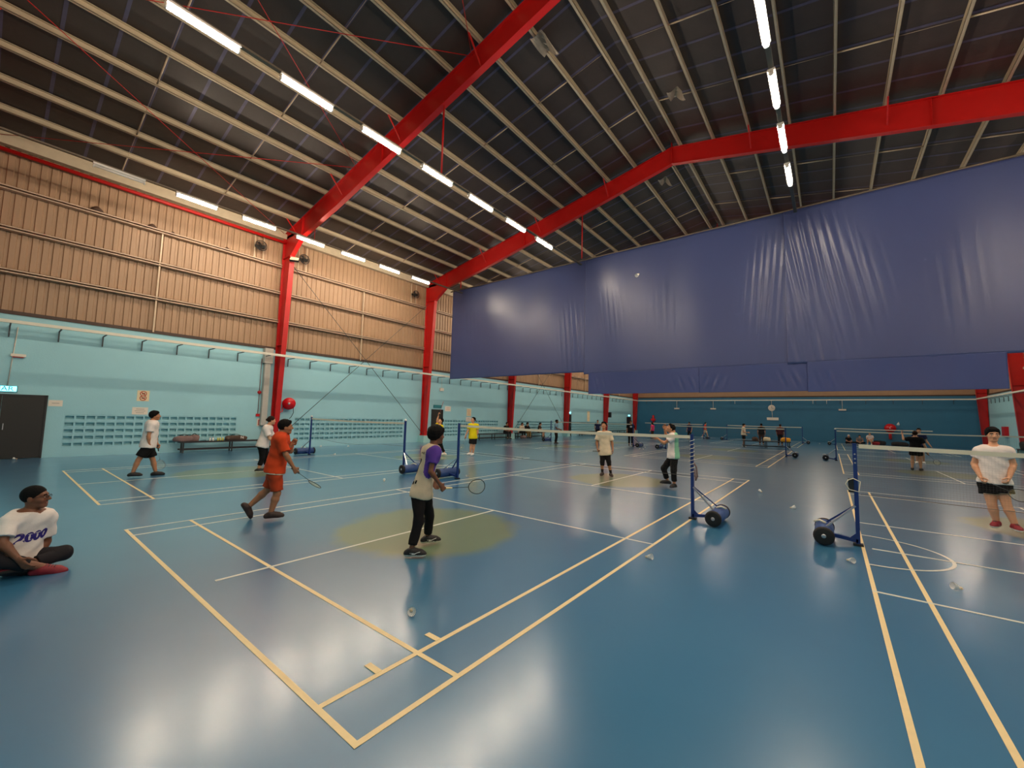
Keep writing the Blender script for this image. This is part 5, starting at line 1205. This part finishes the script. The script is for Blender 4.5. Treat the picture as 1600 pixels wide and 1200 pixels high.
far('man in light blue shirt and dark trousers standing by far net post', stand((-12.98, 22.9), (.9, .3), 1.66, wr={'L': (.12, .3, 1.0), 'R': (.14, .3, 1.0)}, el={'L': (.24, .08, 1.08), 'R': (.24, .08, 1.08)}), skin='brown', shirt=S_('skyblue'), bottoms=dict(c='black', len=1.85, g=.012), fat=1.12)
far('person in dark blue top standing behind the peach shirt boy', stand((-14.5, 32.4), (.5, -.8), 1.7), skin='tan', shirt=S_('navy'), bottoms=dict(c='black', len=1.85, g=.012))
pl = far('player in black shirt with round white chest mark, legs apart', stand((-9.0, 26.3), (.55, -.85), 1.75, step=.12), skin='tan', shirt=S_('black'), bottoms=dict(c='black', len=1.8, g=.01), shoes=('grey', 'sole'))
S, so = pl['F']['shirt']; JJ = pl['J']; fw = pl['fw']; cc = JJ['neck']*.72+JJ['pelvis']*.28+fw*.3
P = np.array([cc]+[cc+pl['lat']*.075*math.cos(q)+pl['ax']*.065*math.sin(q) for q in np.linspace(0, 6.283, 13)[:-1]]); Q = S.project(P, -fw, .005, .4); mk = MB(); mk.add(Q, [(0, 1+i, 1+(i+1) % 12) for i in range(12)]); mk.build('chest_mark', MATS['cloth_white'], so)
far('woman in pink top with dark hair at the far court, left', stand((-11.5, 38.0), (-.9, .2), 1.58), skin='light', hair='long', shirt=S_('pink'), bottoms=dict(c='brown', len=1.7, g=.01), sz=.95)
far('dark-clothed player behind the raised hand on the far court', stand((-8.9, 41.0), (-.3, -.9), 1.72), skin='tan', shirt=S_('navy'), bottoms=dict(c='black', len=1.8, g=.01))
far('runner in red shirt near the far wall, one leg back', stand((-9.4, 49.5), (.8, .2), 1.7, step=.3), skin='light', shirt=S_('red'), bottoms=dict(c='cream', len=.8, g=.02), shoes=('white', 'sole'))
far('person in cream shirt and black shorts standing left of far bench', stand((-3.15, 33.5), (.95, .2), 1.72, wr={'R': (.1, .3, 1.05), 'L': (.2, .15, .9)}), skin='light', hair='short', shirt=S_('cream'), bottoms=dict(c='black', len=.75, g=.02, flare=.02), shoes=('white', 'sole'), fat=1.1)
far('person in black shirt standing behind the far bench', stand((-2.45, 37.5), (-.1, 1), 1.76), skin='tan', shirt=S_('black', sleeve=.7), bottoms=dict(c='brown', len=1.8, g=.014), fat=1.1)
far('person in maroon shirt standing behind the yellow bag', stand((-1.25, 38.5), (.2, 1), 1.74), skin='tan', hairc='brown', shirt=S_('maroon', sleeve=.9), bottoms=dict(c='black', len=1.8, g=.014), fat=1.15)
far('person in black with pale cap sitting on the floor by far wall', sit((3.3, 50.8), (.5, -.8), 0, True), skin='tan', hair='cap', shirt=S_('black'), bottoms=dict(c='black', len=1.7, g=.01))
far('person in grey sitting on the floor between two others at far wall', sit((4.2, 51.1), (0, -1), 0, True), skin='light', shirt=S_('grey'), bottoms=dict(c='black', len=1.7, g=.01))
far('person in white shirt crouched on a low seat at the far wall', sit((4.95, 50.6), (-.2, -1), .28), skin='light', shirt=S_('white'), bottoms=dict(c='cream', len=.8, g=.01), shoes=('white', 'sole'))
J = stand((4.78, 22.45), (.25, 1), 1.62, wr={'L': (.42, .22, 1.56), 'R': (.34, .1, .8)}, el={'L': (.36, .08, 1.30), 'R': (.28, .0, 1.06)}, step=.05)
pl = far('player in black shirt and shorts seen from behind with left arm raised', J, skin='light', hair='short', hairc='brown', shirt=S_('black'), bottoms=dict(c='black', len=.6, g=.02, flare=.02), shoes=('black', 'grey'), curlR=1.0)
racket(pl['grips']['R'], -UPV*.7+V(.6, .3, 0), V(0, 1, 0), 'racket held low by the player in black with raised arm', 'racket_dark', 'ink_dark')
far('player in navy shirt facing forward beyond the black-shirted one', stand((5.45, 27.0), (-.1, -1), 1.74, wr={'L': (.38, .15, .86)}, step=.1), skin='light', shirt=S_('navy'), bottoms=dict(c='black', len=.7, g=.02), shoes=('white', 'sole'))
far('person in black sitting at bench end beside the third red column', sit((-18.5, 24.2), (1, -.2)), skin='tan', shirt=S_('black', sleeve=.9), bottoms=dict(c='charcoal', len=1.8, g=.012))
far('dark-haired person leaning forward on the bench, left of the pair', sit((-18.5, 26.1), (1, -.1), lean=.2), skin='light', hair='long', shirt=S_('cream'), bottoms=dict(c='black', len=1.8, g=.012))
far('dark-haired person in khaki trousers on the bench, right of the pair', sit((-18.5, 26.9), (1, -.2), lean=.18), skin='light', hair='bushy', shirt=S_('black', sleeve=.9), bottoms=dict(c='khaki', len=1.85, g=.016))
far('person in brown and black on bench end nearest blue shirt man', sit((-18.5, 28.9), (.9, .3)), skin='light', hair='medium', hairc='brown', shirt=S_('brown'), bottoms=dict(c='black', len=1.2, g=.01))
